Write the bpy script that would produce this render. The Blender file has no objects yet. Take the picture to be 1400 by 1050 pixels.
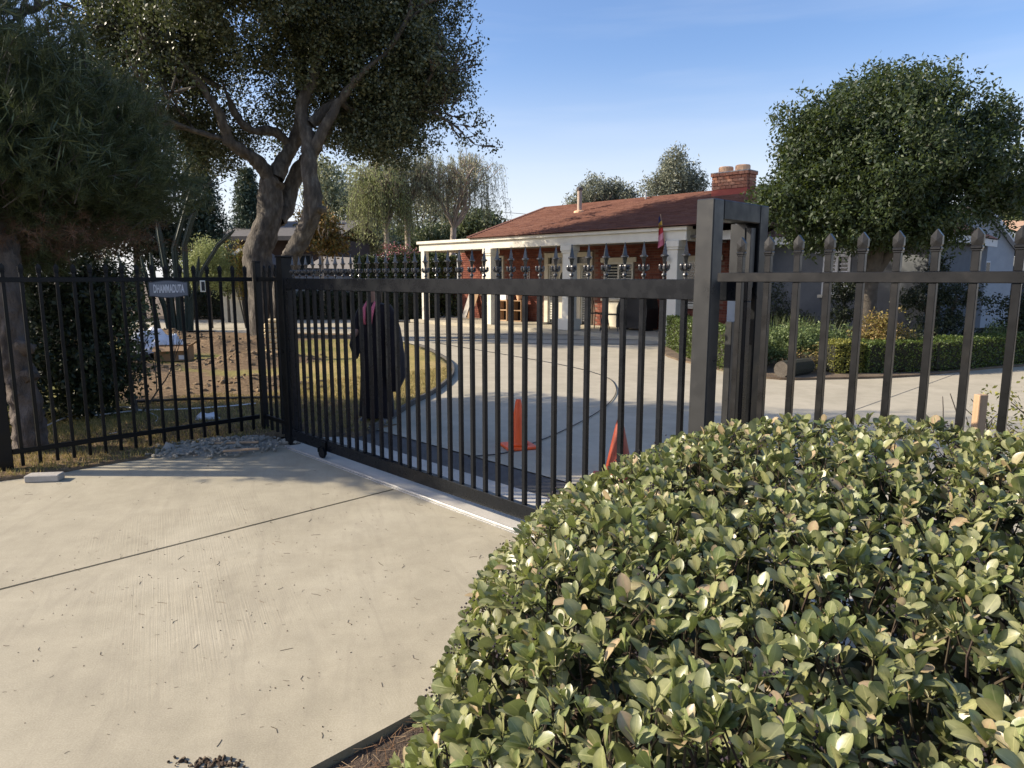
import bpy, bmesh, math, random
import numpy as np
from mathutils import Vector, Matrix
R = math.radians
sc = bpy.context.scene
C = sc.collection
# ---------------------------------------------------------------- camera, sky, sun, exposure
CAM_H = 1.6; PITCH = R(8.77); FOC = 946.0
cd = bpy.data.cameras.new('camera'); cam = bpy.data.objects.new('camera', cd); C.objects.link(cam)
cd.sensor_width = 36; cd.lens = 36*FOC/1400; cd.clip_start = .05; cd.clip_end = 2000
cam.location = (0, 0, CAM_H); cam.rotation_euler = (math.pi/2-PITCH, 0, 0); sc.camera = cam
SUN_EL = R(30); SUN_AZ = R(-89)          # azimuth measured from +Y towards +X: the sun stands to the left
wd = bpy.data.worlds.new('World'); sc.world = wd; wd.use_nodes = True
nt = wd.node_tree; bg = nt.nodes['Background']
sk = nt.nodes.new('ShaderNodeTexSky'); sk.sky_type = 'NISHITA'; sk.sun_disc = False
sk.sun_elevation = SUN_EL; sk.sun_rotation = SUN_AZ; sk.altitude = 50
sk.air_density = 1.0; sk.dust_density = 1.6; sk.ozone_density = 3.5
hsv = nt.nodes.new('ShaderNodeHueSaturation'); hsv.inputs['Saturation'].default_value = 1.08
tn = nt.nodes.new('ShaderNodeMix'); tn.data_type = 'RGBA'; tn.blend_type = 'MULTIPLY'; tn.inputs[0].default_value = 1; tn.inputs[7].default_value = (1.07, 1.0, 1.04, 1)
# thin cirrus streaks low over the roofs
tc = nt.nodes.new('ShaderNodeTexCoord'); mp = nt.nodes.new('ShaderNodeMapping'); mp.inputs['Scale'].default_value = (1.5, 1.5, 14); mp.inputs['Rotation'].default_value = (0, .06, 0)
nz = nt.nodes.new('ShaderNodeTexNoise'); nz.inputs['Scale'].default_value = 1.4; nz.inputs['Detail'].default_value = 6; cr = nt.nodes.new('ShaderNodeValToRGB')
cr.color_ramp.elements[0].position = .48; cr.color_ramp.elements[1].position = .78; cr.color_ramp.elements[0].color = (0, 0, 0, 1); cr.color_ramp.elements[1].color = (.16, .16, .16, 1)
cm = nt.nodes.new('ShaderNodeMix'); cm.data_type = 'RGBA'; cm.inputs[7].default_value = (4.6, 4.8, 5.2, 1)
nt.links.new(tc.outputs['Generated'], mp.inputs[0]); nt.links.new(mp.outputs[0], nz.inputs[0]); nt.links.new(nz.outputs[0], cr.inputs[0]); nt.links.new(cr.outputs[0], cm.inputs[0])
nt.links.new(sk.outputs[0], hsv.inputs['Color']); nt.links.new(hsv.outputs[0], tn.inputs[6]); nt.links.new(tn.outputs[2], cm.inputs[6])
sz = nt.nodes.new('ShaderNodeSeparateXYZ'); hz = nt.nodes.new('ShaderNodeValToRGB'); hz.color_ramp.elements[0].position = 0; hz.color_ramp.elements[0].color = (.8, .8, .8, 1); hz.color_ramp.elements[1].position = .30; hz.color_ramp.elements[1].color = (0, 0, 0, 1); hz.color_ramp.interpolation = 'EASE'
hm = nt.nodes.new('ShaderNodeMix'); hm.data_type = 'RGBA'; hm.inputs[7].default_value = (4.9, 4.95, 5.1, 1)      # pale haze low over the horizon
nt.links.new(tc.outputs['Generated'], sz.inputs[0]); nt.links.new(sz.outputs[2], hz.inputs[0]); nt.links.new(hz.outputs[0], hm.inputs[0]); nt.links.new(cm.outputs[2], hm.inputs[6]); nt.links.new(hm.outputs[2], bg.inputs[0]); bg.inputs[1].default_value = 0.14
sl = bpy.data.lights.new('sun', 'SUN'); sl.energy = 5.0; sl.angle = R(.53); sl.color = (1, .88, .71)
so = bpy.data.objects.new('sun', sl); C.objects.link(so); so.location = (-30, 0, 30)
sd = Vector((math.sin(SUN_AZ)*math.cos(SUN_EL), math.cos(SUN_AZ)*math.cos(SUN_EL), math.sin(SUN_EL)))
so.rotation_euler = sd.to_track_quat('Z', 'Y').to_euler()
vs = sc.view_settings; vs.view_transform = 'Standard'; vs.look = 'None'; vs.gamma = 1; vs.exposure = 0.64; vs.use_curve_mapping = False

# ---------------------------------------------------------------- plan coordinates
ANG = R(-45.6); UX = Vector((math.cos(ANG), math.sin(ANG), 0)); VX = Vector((-math.sin(ANG), math.cos(ANG), 0))
def W(u, v, z=0): return UX*u+VX*v+Vector((0, 0, z))          # the gate's and the house's own axes
def G(px, py, z=0):                                           # point of the ground plan seen at a pixel of the photo
    a = (px-700)/FOC; b = (525-py)/FOC
    d = Vector((a, math.cos(PITCH)+b*math.sin(PITCH), -math.sin(PITCH)+b*math.cos(PITCH)))
    t = (z-CAM_H)/d.z
    return Vector((d.x*t, d.y*t, z))
def P(px, py, Y):                                             # point at distance Y
    a = (px-700)/FOC; b = (525-py)/FOC
    d = Vector((a, math.cos(PITCH)+b*math.sin(PITCH), -math.sin(PITCH)+b*math.cos(PITCH)))
    t = Y/d.y
    return Vector((d.x*t, Y, CAM_H+d.z*t))
# ---------------------------------------------------------------- materials
class NT:
    def __init__(s, name):
        s.m = bpy.data.materials.new(name); s.m.use_nodes = True; s.t = s.m.node_tree; s.n = s.t.nodes; s.b = s.n['Principled BSDF']; s.out = s.n['Material Output']
    def new(s, typ, **kw):
        x = s.n.new(typ)
        for k, v in kw.items():
            if hasattr(x, k): setattr(x, k, v)
            else: x.inputs[k].default_value = v
        return x
    def ln(s, a, b): s.t.links.new(a, b)
    def coord(s, kind='Object', scale=(1, 1, 1), rot=0):
        c = s.n.new('ShaderNodeTexCoord'); m = s.n.new('ShaderNodeMapping'); m.inputs['Scale'].default_value = scale
        if rot:          # turn first, then stretch
            m0 = m; m = s.n.new('ShaderNodeMapping'); m.inputs['Rotation'].default_value = (0, 0, rot); s.ln(m.outputs[0], m0.inputs[0])
        if kind == 'World':
            g = s.n.new('ShaderNodeNewGeometry'); s.ln(g.outputs['Position'], m.inputs[0])
        else: s.ln(c.outputs[kind], m.inputs[0])
        return (m0 if rot else m).outputs[0]
    def noise(s, vec, scale, detail=6, rough=.6, dist=0):
        x = s.n.new('ShaderNodeTexNoise'); x.inputs['Scale'].default_value = scale; x.inputs['Detail'].default_value = detail; x.inputs['Roughness'].default_value = rough; x.inputs['Distortion'].default_value = dist
        s.ln(vec, x.inputs[0]); return x.outputs[0]
    def ramp(s, fac, stops):
        x = s.n.new('ShaderNodeValToRGB'); e = x.color_ramp.elements
        while len(e) < len(stops): e.new(.5)
        for i, (p, c) in enumerate(stops): e[i].position = p; e[i].color = (*c, 1) if len(c) == 3 else c
        s.ln(fac, x.inputs[0]); return x.outputs[0]
    def mix(s, fac, a, b, typ='MIX'):
        x = s.n.new('ShaderNodeMix'); x.data_type = 'RGBA'; x.blend_type = typ
        for i, v in ((0, fac), (6, a), (7, b)):
            if isinstance(v, (int, float)): x.inputs[i].default_value = v
            elif isinstance(v, tuple): x.inputs[i].default_value = (*v, 1)
            else: s.ln(v, x.inputs[i])
        return x.outputs[2]
    def bump(s, h, strength=.3, dist=.01, prev=None):
        x = s.n.new('ShaderNodeBump'); x.inputs['Strength'].default_value = strength; x.inputs['Distance'].default_value = dist
        s.ln(h, x.inputs['Height'])
        if prev: s.ln(prev, x.inputs['Normal'])
        s.ln(x.outputs[0], s.b.inputs['Normal']); return x.outputs[0]
    def col(s, c):
        if isinstance(c, tuple): s.b.inputs['Base Color'].default_value = (*c, 1)
        else: s.ln(c, s.b.inputs['Base Color'])
    def set(s, **k):
        for a, v in k.items(): s.b.inputs[{'rough': 'Roughness', 'metal': 'Metallic', 'spec': 'Specular IOR Level', 'coat': 'Coat Weight', 'trans': 'Transmission Weight', 'sheen': 'Sheen Weight'}[a]].default_value = v
def mottled(name, c1, c2, scale=6, rough=.8, bump=.2, bd=.01, bscale=None, kind='World', stretch=(1, 1, 1), c3=None, metal=0, spec=.5):
    t = NT(name); v = t.coord(kind, stretch); n = t.noise(v, scale)
    st = [(.3, c1), (.7, c2)] if c3 is None else [(.28, c1), (.5, c2), (.72, c3)]
    t.col(t.ramp(n, st)); t.set(rough=rough, metal=metal, spec=spec)
    if bump: t.bump(t.noise(v, bscale or scale*6), bump, bd)
    return t.m
def island(name, cols, rough=.5, transl=0, tcol=None, spec=.4, patch=None):
    """colour varies from piece to piece of a joined mesh"""
    t = NT(name); g = t.n.new('ShaderNodeNewGeometry'); k = len(cols)
    c = t.ramp(g.outputs['Random Per Island'], [((i+.5)/k, c) for i, c in enumerate(cols)])
    if patch:
        nn = t.noise(t.coord('World'), patch[0], 3); c = t.mix(t.ramp(nn, [(.42, (0, 0, 0)), (.62, (1, 1, 1))]), c, patch[1])
    t.col(c); t.set(rough=rough, spec=spec)
    if transl:
        tr = t.n.new('ShaderNodeBsdfTranslucent'); mx = t.n.new('ShaderNodeMixShader'); mx.inputs[0].default_value = transl
        cc = t.mix(.6, c, tcol or cols[-1]); t.ln(cc, tr.inputs[0])
        t.ln(t.b.outputs[0], mx.inputs[1]); t.ln(tr.outputs[0], mx.inputs[2]); t.ln(mx.outputs[0], t.out.inputs[0])
    return t.m
def plain(name, c, rough=.6, metal=0, spec=.5, var=.12):
    return mottled(name, tuple(x*(1-var) for x in c), tuple(x*(1+var) for x in c), 5, rough, .08, .004, 40, 'World', metal=metal, spec=spec)
M = {}
# wrought-steel paint: black, semi gloss, dusty low down
def paint(name, base, dust, rough, spec=.5):
    t = NT(name); v = t.coord('World'); n = t.noise(v, 9, 8, .7); n2 = t.noise(v, 12, 4)
    c = t.mix(t.ramp(n, [(.55, (0, 0, 0)), (.85, (1, 1, 1))]), base, dust); t.col(c)
    t.ln(t.ramp(n2, [(.3, (rough-.1,)*3), (.7, (rough+.15,)*3)]), t.b.inputs['Roughness']); t.set(spec=spec)
    t.bump(t.noise(v, 6, 3), .05, .003); return t.m
M['black'] = paint('black_paint', (.006, .007, .008), (.012, .011, .010), .36, .2)
M['gate'] = paint('gate_paint', (.008, .0095, .012), (.014, .015, .017), .27, .22)
M['fence2'] = paint('near_fence_paint', (.009, .009, .009), (.032, .029, .024), .32, .35)
M['finial'] = paint('finial_paint', (.03, .031, .033), (.08, .08, .08), .24, .8)
M['post'] = paint('post_paint', (.032, .033, .033), (.06, .058, .053), .36, .3)
M['galv'] = mottled('galvanised_steel', (.38, .38, .37), (.55, .54, .5), 12, .45, .1, .003, metal=.5)
# concrete
def concrete(name, c1, c2, c3, brush=True, rot=ANG, rough=.85, spot=True):
    t = NT(name); v = t.coord('World', (1, 1, 1), 0)
    big = t.noise(v, .9, 5, .6, .6); mid = t.noise(v, 5, 8, .7); fine = t.noise(v, 160, 3)
    c = t.ramp(big, [(.36, c1), (.5, c2), (.62, c3)])
    c = t.mix(.35, c, t.ramp(mid, [(.3, tuple(x*.72 for x in c1)), (.7, tuple(min(1, x*1.18) for x in c3))]))
    c = t.mix(.16, c, t.ramp(fine, [(.3, (.15, .13, .09)), (.7, (.68, .64, .52))]))
    if spot:
        vo = t.n.new('ShaderNodeTexVoronoi'); vo.inputs['Scale'].default_value = 9; t.ln(v, vo.inputs[0])
        c = t.mix(t.ramp(vo.outputs[0], [(.02, (.6, .6, .6)), (.05, (0, 0, 0))]), c, tuple(x*.55 for x in c1))
    if brush:       # scuffed darker smears left by the trowel and tyres
        sm = t.noise(t.coord('World', (.7, 5, 1), -rot+.5), 1.3, 6, .7, 1.2); c = t.mix(t.ramp(sm, [(.5, (0, 0, 0)), (.72, (.38, .38, .38))]), c, (.25, .22, .165))
        s2 = t.noise(t.coord('World', (1.6, 26, 1), R(-50)), 1, 5, .75, .6); c = t.mix(t.ramp(s2, [(.62, (0, 0, 0)), (.8, (.28, .28, .28))]), c, (.24, .21, .165))
    t.col(c); t.set(rough=rough, spec=.3)
    b = t.bump(fine, .25, .002); b = t.bump(mid, .25, .006, b)
    if brush:
        sv = t.coord('World', (1.2, 120, 1), R(63)); ln = t.noise(sv, 1, 3, .6)
        msk = t.ramp(t.noise(v, .8, 2), [(.48, (0, 0, 0)), (.66, (1, 1, 1))])
        t.bump(t.mix(msk, (.5, .5, .5), ln), .6, .004, b)
    return t.m
M['pad'] = concrete('apron_concrete', (.305, .27, .19), (.37, .328, .233), (.41, .368, .268))
M['drive'] = concrete('driveway_concrete', (.34, .305, .225), (.40, .36, .27), (.45, .405, .31), False)
M['mulch'] = mottled('mulch_soil', (.05, .035, .024), (.11, .075, .05), 9, .95, .8, .02, 60)
M['strip'] = concrete('new_concrete', (.43, .41, .36), (.5, .47, .41), (.55, .52, .46), False)
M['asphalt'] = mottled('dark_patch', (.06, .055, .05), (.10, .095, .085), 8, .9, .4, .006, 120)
M['soil'] = mottled('dry_soil', (.07, .048, .032), (.13, .095, .06), 3, .95, .8, .03, 25, c3=(.19, .14, .09))
M['soil2'] = mottled('dug_soil', (.13, .09, .05), (.25, .175, .095), 6, .95, .9, .03, 30, c3=(.24, .17, .1))
t = NT('lawn_turf'); v = t.coord('World'); n1 = t.noise(v, .55, 4, .6); n2 = t.noise(v, 14, 6, .75)
c = t.ramp(n1, [(.36, (.055, .075, .018)), (.5, (.12, .105, .03)), (.64, (.20, .15, .055))]); c = t.mix(.55, c, t.ramp(n2, [(.3, (.03, .04, .012)), (.7, (.25, .2, .08))]))
t.col(c); t.set(rough=.95, spec=.1); t.bump(n2, .8, .03); M['lawn'] = t.m
M['white'] = mottled('cream_paint', (.60, .57, .48), (.70, .67, .57), 3, .55, .1, .004)
M['cream'] = mottled('door_cream', (.55, .50, .38), (.62, .57, .45), 4, .5, .08, .004)
M['brick'] = island('red_brick', [(.155, .05, .034), (.20, .065, .042), (.125, .042, .032), (.23, .085, .055)], .85, spec=.2)
M['cbrick'] = island('chimney_brick', [(.42, .15, .08), (.5, .2, .1), (.38, .13, .075)], .85, spec=.2)
M['mortar'] = mottled('mortar', (.16, .10, .075), (.22, .15, .11), 9, .95, .3, .006)
M['redpaint'] = mottled('red_flashing', (.33, .06, .04), (.38, .08, .05), 5, .7, .1)
M['clay'] = mottled('clay_pot', (.62, .36, .2), (.72, .46, .28), 6, .8, .1)
t = NT('roof_shingle'); v = t.coord('World'); g = t.n.new('ShaderNodeNewGeometry')
c = t.ramp(g.outputs['Random Per Island'], [(.1, (.12, .062, .05)), (.5, (.155, .08, .062)), (.9, (.19, .105, .08))]); c = t.mix(.4, c, t.ramp(t.noise(v, 12, 8, .8), [(.3, (.09, .04, .03)), (.7, (.25, .12, .085))]))
t.col(c); t.set(rough=.95, spec=.1); t.bump(t.noise(v, 60), .5, .01); M['roof'] = t.m
M['stucco'] = mottled('grey_stucco', (.10, .11, .12), (.13, .14, .15), 4, .9, .4, .006, 80)
M['stucco2'] = mottled('pale_stucco', (.30, .335, .36), (.35, .385, .41), 4, .9, .4, .006, 80)
M['taupe'] = mottled('taupe_stucco', (.12, .11, .10), (.15, .14, .125), 4, .9, .4, .006, 80)
M['trim'] = mottled('white_trim', (.55, .56, .55), (.65, .66, .64), 5, .6, .1)
t = NT('window_glass'); t.col((.02, .025, .03)); t.set(rough=.08, spec=.8); M['glass'] = t.m
M['shut'] = plain('shutter_white', (.62, .60, .52), .6)
M['darkroof'] = mottled('grey_roof', (.09, .085, .08), (.13, .12, .11), 6, .9, .3)
M['darkwall'] = mottled('dark_brown_wall', (.05, .035, .03), (.08, .055, .045), 4, .85, .2)
M['greywall'] = mottled('grey_wall', (.13, .14, .15), (.17, .18, .19), 4, .85, .2)
M['block'] = mottled('pale_block', (.36, .36, .36), (.46, .46, .45), 5, .9, .3)
M['wood'] = mottled('raw_timber', (.38, .24, .14), (.5, .34, .2), 4, .8, .3, .005, 40, stretch=(8, 8, 1))
M['cardboard'] = plain('cardboard', (.27, .17, .09), .85)
M['plastic_white'] = plain('white_plastic_sheet', (.72, .74, .78), .45)
M['blackplastic'] = plain('black_plastic', (.012, .012, .013), .45)
M['orange'] = mottled('orange_vinyl', (.85, .10, .015), (.95, .14, .025), 7, .45, .1)
M['redcone'] = mottled('shaded_cone', (.25, .035, .012), (.33, .05, .018), 7, .5, .1)  # cone vinyl darkened: the shade on this cone is put into its colour
M['stone'] = mottled('pale_stone', (.62, .48, .26), (.75, .6, .36), 9, .9, .5, .02)
M['rubble'] = mottled('grey_rubble', (.23, .21, .17), (.33, .305, .25), 14, .95, .6, .01)
M['litter'] = island('dry_litter', [(.06, .045, .03), (.11, .075, .05), (.04, .03, .024), (.17, .13, .09)], .9, spec=.1)
M['straw'] = island('pine_straw', [(.16, .09, .045), (.26, .16, .09), (.10, .055, .03), (.34, .24, .14)], .85, spec=.15)
M['bark_oak'] = mottled('oak_bark', (.035, .03, .024), (.08, .068, .054), 9, .95, 1, .03, 26, stretch=(1, 1, .35), c3=(.17, .15, .12))
M['bark_pine'] = mottled('pine_bark', (.045, .035, .028), (.11, .088, .07), 7, .95, 1, .05, 16, stretch=(1, 1, .45), c3=(.2, .165, .14))
M['bark'] = mottled('branch_bark', (.06, .05, .04), (.11, .095, .075), 9, .95, .6, .02)
M['bark_pale'] = mottled('pale_bark', (.36, .30, .23), (.52, .44, .35), 6, .9, .5, .02, stretch=(1, 1, .4))
M['oakleaf'] = island('oak_leaf', [(.035, .045, .02), (.06, .072, .032), (.095, .11, .05), (.17, .18, .10)], .42, .18, (.12, .16, .03), spec=.5)
M['needle'] = island('pine_needle', [(.045, .06, .028), (.08, .10, .042), (.13, .15, .06)], .5, .25, (.08, .11, .03))
M['needle_dry'] = island('dry_needle', [(.13, .07, .04), (.2, .11, .06), (.09, .055, .03)], .8, .2)
M['treeleaf'] = island('broad_leaf', [(.016, .030, .011), (.024, .042, .015), (.036, .058, .02), (.055, .08, .025)], .55, .22, (.2, .26, .04), spec=.5)
M['oliveleaf'] = island('olive_leaf', [(.14, .155, .10), (.2, .215, .145), (.27, .28, .2)], .6, .2)
M['weepleaf'] = island('weeping_leaf', [(.2, .22, .12), (.29, .31, .17), (.4, .41, .26)], .6, .25)
M['weepleaf2'] = island('weeping_leaf_green', [(.22, .26, .09), (.30, .35, .13), (.42, .45, .2)], .6, .25)
M['conifer'] = island('conifer_leaf', [(.05, .08, .05), (.08, .12, .075), (.13, .16, .11)], .6, .1)
M['boxleaf'] = island('box_leaf', [(.035, .058, .012), (.065, .10, .02), (.10, .14, .028)], .5, .18, (.25, .3, .04))
M['ybox'] = island('yellow_box_leaf', [(.13, .14, .03), (.2, .2, .04), (.27, .26, .06)], .5, .25)
M['greyleaf'] = island('soft_leaf', [(.09, .13, .04), (.13, .18, .06), (.18, .23, .09)], .55, .25)
M['gold'] = island('golden_leaf', [(.18, .15, .03), (.26, .2, .05), (.14, .12, .04), (.3, .2, .08)], .55, .25)
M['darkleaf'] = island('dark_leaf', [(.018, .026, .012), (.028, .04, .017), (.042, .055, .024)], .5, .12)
M['midleaf'] = island('mid_leaf', [(.06, .085, .032), (.10, .13, .05), (.15, .175, .075)], .5, .25)
M['orangeleaf'] = island('autumn_leaf', [(.3, .17, .04), (.22, .13, .03), (.12, .12, .035)], .6, .3)
M['flame'] = island('plume_leaf', [(.34, .28, .07), (.36, .17, .05), (.2, .22, .05)], .6, .3)
M['pinkfl'] = island('pink_flower', [(.5, .14, .2), (.4, .2, .2), (.06, .09, .03), (.09, .12, .04)], .6, .25)
M['twig'] = island('twig_brown', [(.06, .045, .028), (.09, .075, .04), (.045, .03, .022)], .8)
M['berry'] = island('berry_dark', [(.02, .016, .022), (.035, .025, .03)], .7, spec=.2)
M['cactus'] = mottled('cactus_skin', (.018, .03, .02), (.035, .05, .034), 6, .6, .3, .01)
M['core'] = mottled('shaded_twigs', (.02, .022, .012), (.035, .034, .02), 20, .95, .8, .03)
M['grassblade'] = island('grass_blade', [(.12, .14, .03), (.24, .21, .06), (.38, .29, .11), (.46, .35, .15)], .7, .25)
M['tallgrass'] = island('tall_grass', [(.12, .17, .05), (.2, .25, .09), (.26, .28, .13)], .6, .3)
M['cloth'] = NT('black_cloth').m
t = NT('robe_cloth'); t.col((.009, .006, .008)); t.set(rough=.85, spec=.2, sheen=.15); t.bump(t.noise(t.coord('Object'), 30), .2, .005); M['cloth'] = t.m
M['skin'] = plain('skin', (.30, .17, .12), .55)
M['pink'] = plain('pink_scarf', (.62, .13, .17), .7)
M['hair'] = plain('dark_hair', (.015, .011, .01), .5)
M['shoe'] = plain('grey_shoe', (.13, .13, .14), .6)
M['sign'] = mottled('sign_face', (.12, .13, .15), (.15, .16, .18), 6, .45, .05)
M['signletter'] = plain('sign_letter', (.55, .56, .58), .5)
M['signrim'] = plain('sign_rim', (.03, .035, .045), .5)
M['concreteblock'] = mottled('grey_block', (.34, .31, .27), (.44, .41, .36), 16, .95, .5, .01)
# ---------------------------------------------------------------- mesh builder
class MB:
    def __init__(s): s.v = []; s.f = []; s.mi = []; s.cur = 0
    def add(s, vs, fs):
        o = len(s.v); s.v += [tuple(x) for x in vs]; s.f += [tuple(i+o for i in f) for f in fs]; s.mi += [s.cur]*len(fs); return s
    def box(s, x0, y0, z0, x1, y1, z1, bev=0):
        if bev: return s.bbox(x0, y0, z0, x1, y1, z1, bev)
        vs = [(x, y, z) for z in (z0, z1) for y in (y0, y1) for x in (x0, x1)]
        return s.add(vs, [(0, 2, 3, 1), (4, 5, 7, 6), (0, 1, 5, 4), (2, 6, 7, 3), (0, 4, 6, 2), (1, 3, 7, 5)])
    def bbox(s, x0, y0, z0, x1, y1, z1, b):
        bm = bmesh.new(); bmesh.ops.create_cube(bm, size=1)
        for v in bm.verts: v.co = Vector(((x0+x1)/2+v.co.x*(x1-x0), (y0+y1)/2+v.co.y*(y1-y0), (z0+z1)/2+v.co.z*(z1-z0)))
        bmesh.ops.bevel(bm, geom=list(bm.edges), offset=b, segments=1, affect='EDGES')
        bm.verts.index_update(); s.add([v.co[:] for v in bm.verts], [[v.index for v in f.verts] for f in bm.faces]); bm.free(); return s
    def bar(s, p, q, w, h=None, up=(0, 0, 1)):
        p = Vector(p); q = Vector(q); h = h or w; d = (q-p).normalized(); up = Vector(up)
        if abs(d.dot(up)) > .98: up = Vector((1, 0, 0))
        a = d.cross(up).normalized()*w/2; b = a.cross(d).normalized()*h/2
        vs = [e+sa*a+sb*b for e in (p, q) for sa, sb in ((-1, -1), (1, -1), (1, 1), (-1, 1))]
        return s.add(vs, [(0, 3, 2, 1), (4, 5, 6, 7), (0, 1, 5, 4), (1, 2, 6, 5), (2, 3, 7, 6), (3, 0, 4, 7)])
    def tube(s, pts, rad, n=8, cap=True, lump=0, rng=None):
        pts = [Vector(p) for p in pts]; k = len(pts); rad = rad if isinstance(rad, (list, tuple)) else [rad]*k
        o = []; prev = None
        for i, p in enumerate(pts):
            d = (pts[min(i+1, k-1)]-pts[max(i-1, 0)]).normalized()
            if prev is None: a = d.orthogonal().normalized()
            else: a = (prev-d*prev.dot(d)).normalized()
            prev = a; b = d.cross(a)
            for j in range(n):
                th = 2*math.pi*j/n; r = rad[i]*(1+(lump*(rng.random()-.5) if lump else 0))
                o.append(p+(a*math.cos(th)+b*math.sin(th))*r)
        f = [(i*n+j, i*n+(j+1) % n, (i+1)*n+(j+1) % n, (i+1)*n+j) for i in range(k-1) for j in range(n)]
        if cap: f += [tuple(range(n-1, -1, -1)), tuple((k-1)*n+j for j in range(n))]
        return s.add(o, f)
    def lathe(s, prof, n=12, c=(0, 0), sq=1):
        vs = [(c[0]+r*math.cos(2*math.pi*j/n), c[1]+sq*r*math.sin(2*math.pi*j/n), z) for r, z in prof for j in range(n)]
        k = len(prof); f = [(i*n+j, i*n+(j+1) % n, (i+1)*n+(j+1) % n, (i+1)*n+j) for i in range(k-1) for j in range(n)]
        f += [tuple(range(n-1, -1, -1)), tuple((k-1)*n+j for j in range(n))]
        return s.add(vs, f)
    def prism(s, poly, z0, z1):
        n = len(poly); vs = [(x, y, z0) for x, y in poly]+[(x, y, z1) for x, y in poly]
        return s.add(vs, [tuple(range(n-1, -1, -1)), tuple(range(n, 2*n))]+[(i, (i+1) % n, n+(i+1) % n, n+i) for i in range(n)])
    def wall(s, p, q, z0, z1, th):          # upright slab, front face through p,q
        p = Vector(p); q = Vector(q); d = (q-p).normalized(); nn = Vector((-d.y, d.x, 0))*th
        a = [(p.x, p.y), (q.x, q.y), (q.x+nn.x, q.y+nn.y), (p.x+nn.x, p.y+nn.y)]
        return s.prism(a, z0, z1)
    def build(s, name, mats, parent=None, off=None, smooth=False):
        if off is not None:
            o = Vector(off); s.v = [(x-o.x, y-o.y, z-o.z) for x, y, z in s.v]
        me = bpy.data.meshes.new(name); me.from_pydata(s.v, [], s.f)
        for m in (mats if isinstance(mats, (list, tuple)) else [mats]): me.materials.append(m)
        if any(s.mi): me.polygons.foreach_set('material_index', s.mi)
        bm = bmesh.new(); bm.from_mesh(me); bmesh.ops.recalc_face_normals(bm, faces=bm.faces); bm.to_mesh(me); bm.free()
        if smooth: me.polygons.foreach_set('use_smooth', [True]*len(me.polygons))
        me.update(); ob = bpy.data.objects.new(name, me); C.objects.link(ob)
        if parent: ob.parent = parent
        return ob
def arr_mesh(name, V, F, mat, parent=None, off=None, smooth=False, mi=None):
    """V Nx3, F Mxk numpy"""
    V = np.asarray(V, np.float32); F = np.asarray(F, np.int32)
    if off is not None: V = V-np.array(off, np.float32)
    me = bpy.data.meshes.new(name); k = F.shape[1]
    me.vertices.add(len(V)); me.vertices.foreach_set('co', V.ravel())
    me.loops.add(F.size); me.loops.foreach_set('vertex_index', F.ravel())
    me.polygons.add(len(F)); me.polygons.foreach_set('loop_start', np.arange(0, F.size, k, dtype=np.int32)); me.polygons.foreach_set('loop_total', np.full(len(F), k, np.int32))
    for m in (mat if isinstance(mat, (list, tuple)) else [mat]): me.materials.append(m)
    if mi is not None: me.polygons.foreach_set('material_index', mi)
    if smooth: me.polygons.foreach_set('use_smooth', np.ones(len(F), bool))
    me.update(calc_edges=True)
    ob = bpy.data.objects.new(name, me); C.objects.link(ob)
    if parent: ob.parent = parent
    return ob
def tag(o, label=None, cat=None, group=None, kind=None):
    if label: o['label'] = label
    if cat: o['category'] = cat
    if group: o['group'] = group
    if kind: o['kind'] = kind
    return o
def thing(name, label, cat, loc=(0, 0, 0), rz=0, group=None):
    o = bpy.data.objects.new(name, None); o.empty_display_size = .2; C.objects.link(o); o.location = loc; o.rotation_euler = (0, 0, rz)
    return tag(o, label, cat, group)
def inst(o, parent, loc, name=None, rot=None, scale=None):
    c = o.copy(); C.objects.link(c); c.parent = parent; c.location = loc
    if rot is not None: c.rotation_euler = rot
    if scale is not None: c.scale = scale
    return c
# ---------------------------------------------------------------- foliage helpers
def rdir(r, n):
    v = r.normal(size=(n, 3)); return v/np.linalg.norm(v, axis=1)[:, None]
def quads(Pn, size, r, wid=.5, axis=None, spread=1., upn=0.):
    """one rhombic leaf per point"""
    n = len(Pn); a = rdir(r, n)*spread
    if axis is not None: a = a+axis
    a /= np.linalg.norm(a, axis=1)[:, None]+1e-9
    nn = rdir(r, n); nn[:, 2] += upn; b = np.cross(a, nn); b /= np.linalg.norm(b, axis=1)[:, None]+1e-9
    L = (size*(.65+.7*r.random(n)))[:, None]
    V = np.stack([Pn, Pn+a*L*.45+b*L*wid*.5, Pn+a*L, Pn+a*L*.5-b*L*wid*.5], 1).reshape(-1, 3)
    F = np.arange(4*n).reshape(n, 4); return V, F
def clusters(r, cen, per, rad):
    n = len(cen); p = np.repeat(cen, per, 0)+rdir(r, n*per)*(rad*r.random((n*per, 1))**.5); return p
def ellip(r, c, rad, n, shell=.55, low=-1.):
    """cluster centres, dense towards the outside of an ellipsoid with a broken outline"""
    d = rdir(r, n*2); d = d[d[:, 2] > low][:n]
    q = shell+(1-shell)*r.random((len(d), 1))**.8
    k = 1+.16*np.sin(d[:, :1]*5+1.3*d[:, 1:2]*4+c[0])+.12*np.sin(d[:, 2:3]*7+d[:, :1]*3+c[1])
    return np.array(c)+d*q*k*np.array(rad)
def fol(name, mat, parent, cen, per, rad, size, seed, off, wid=.5, upn=0., axis=None, spread=1.):
    r = np.random.default_rng(seed); p = clusters(r, cen, per, rad)
    ax = None if axis is None else np.tile(np.array(axis), (len(p), 1))
    V, F = quads(p, size, r, wid, ax, spread, upn); return arr_mesh(name, V, F, mat, parent, off)
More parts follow.
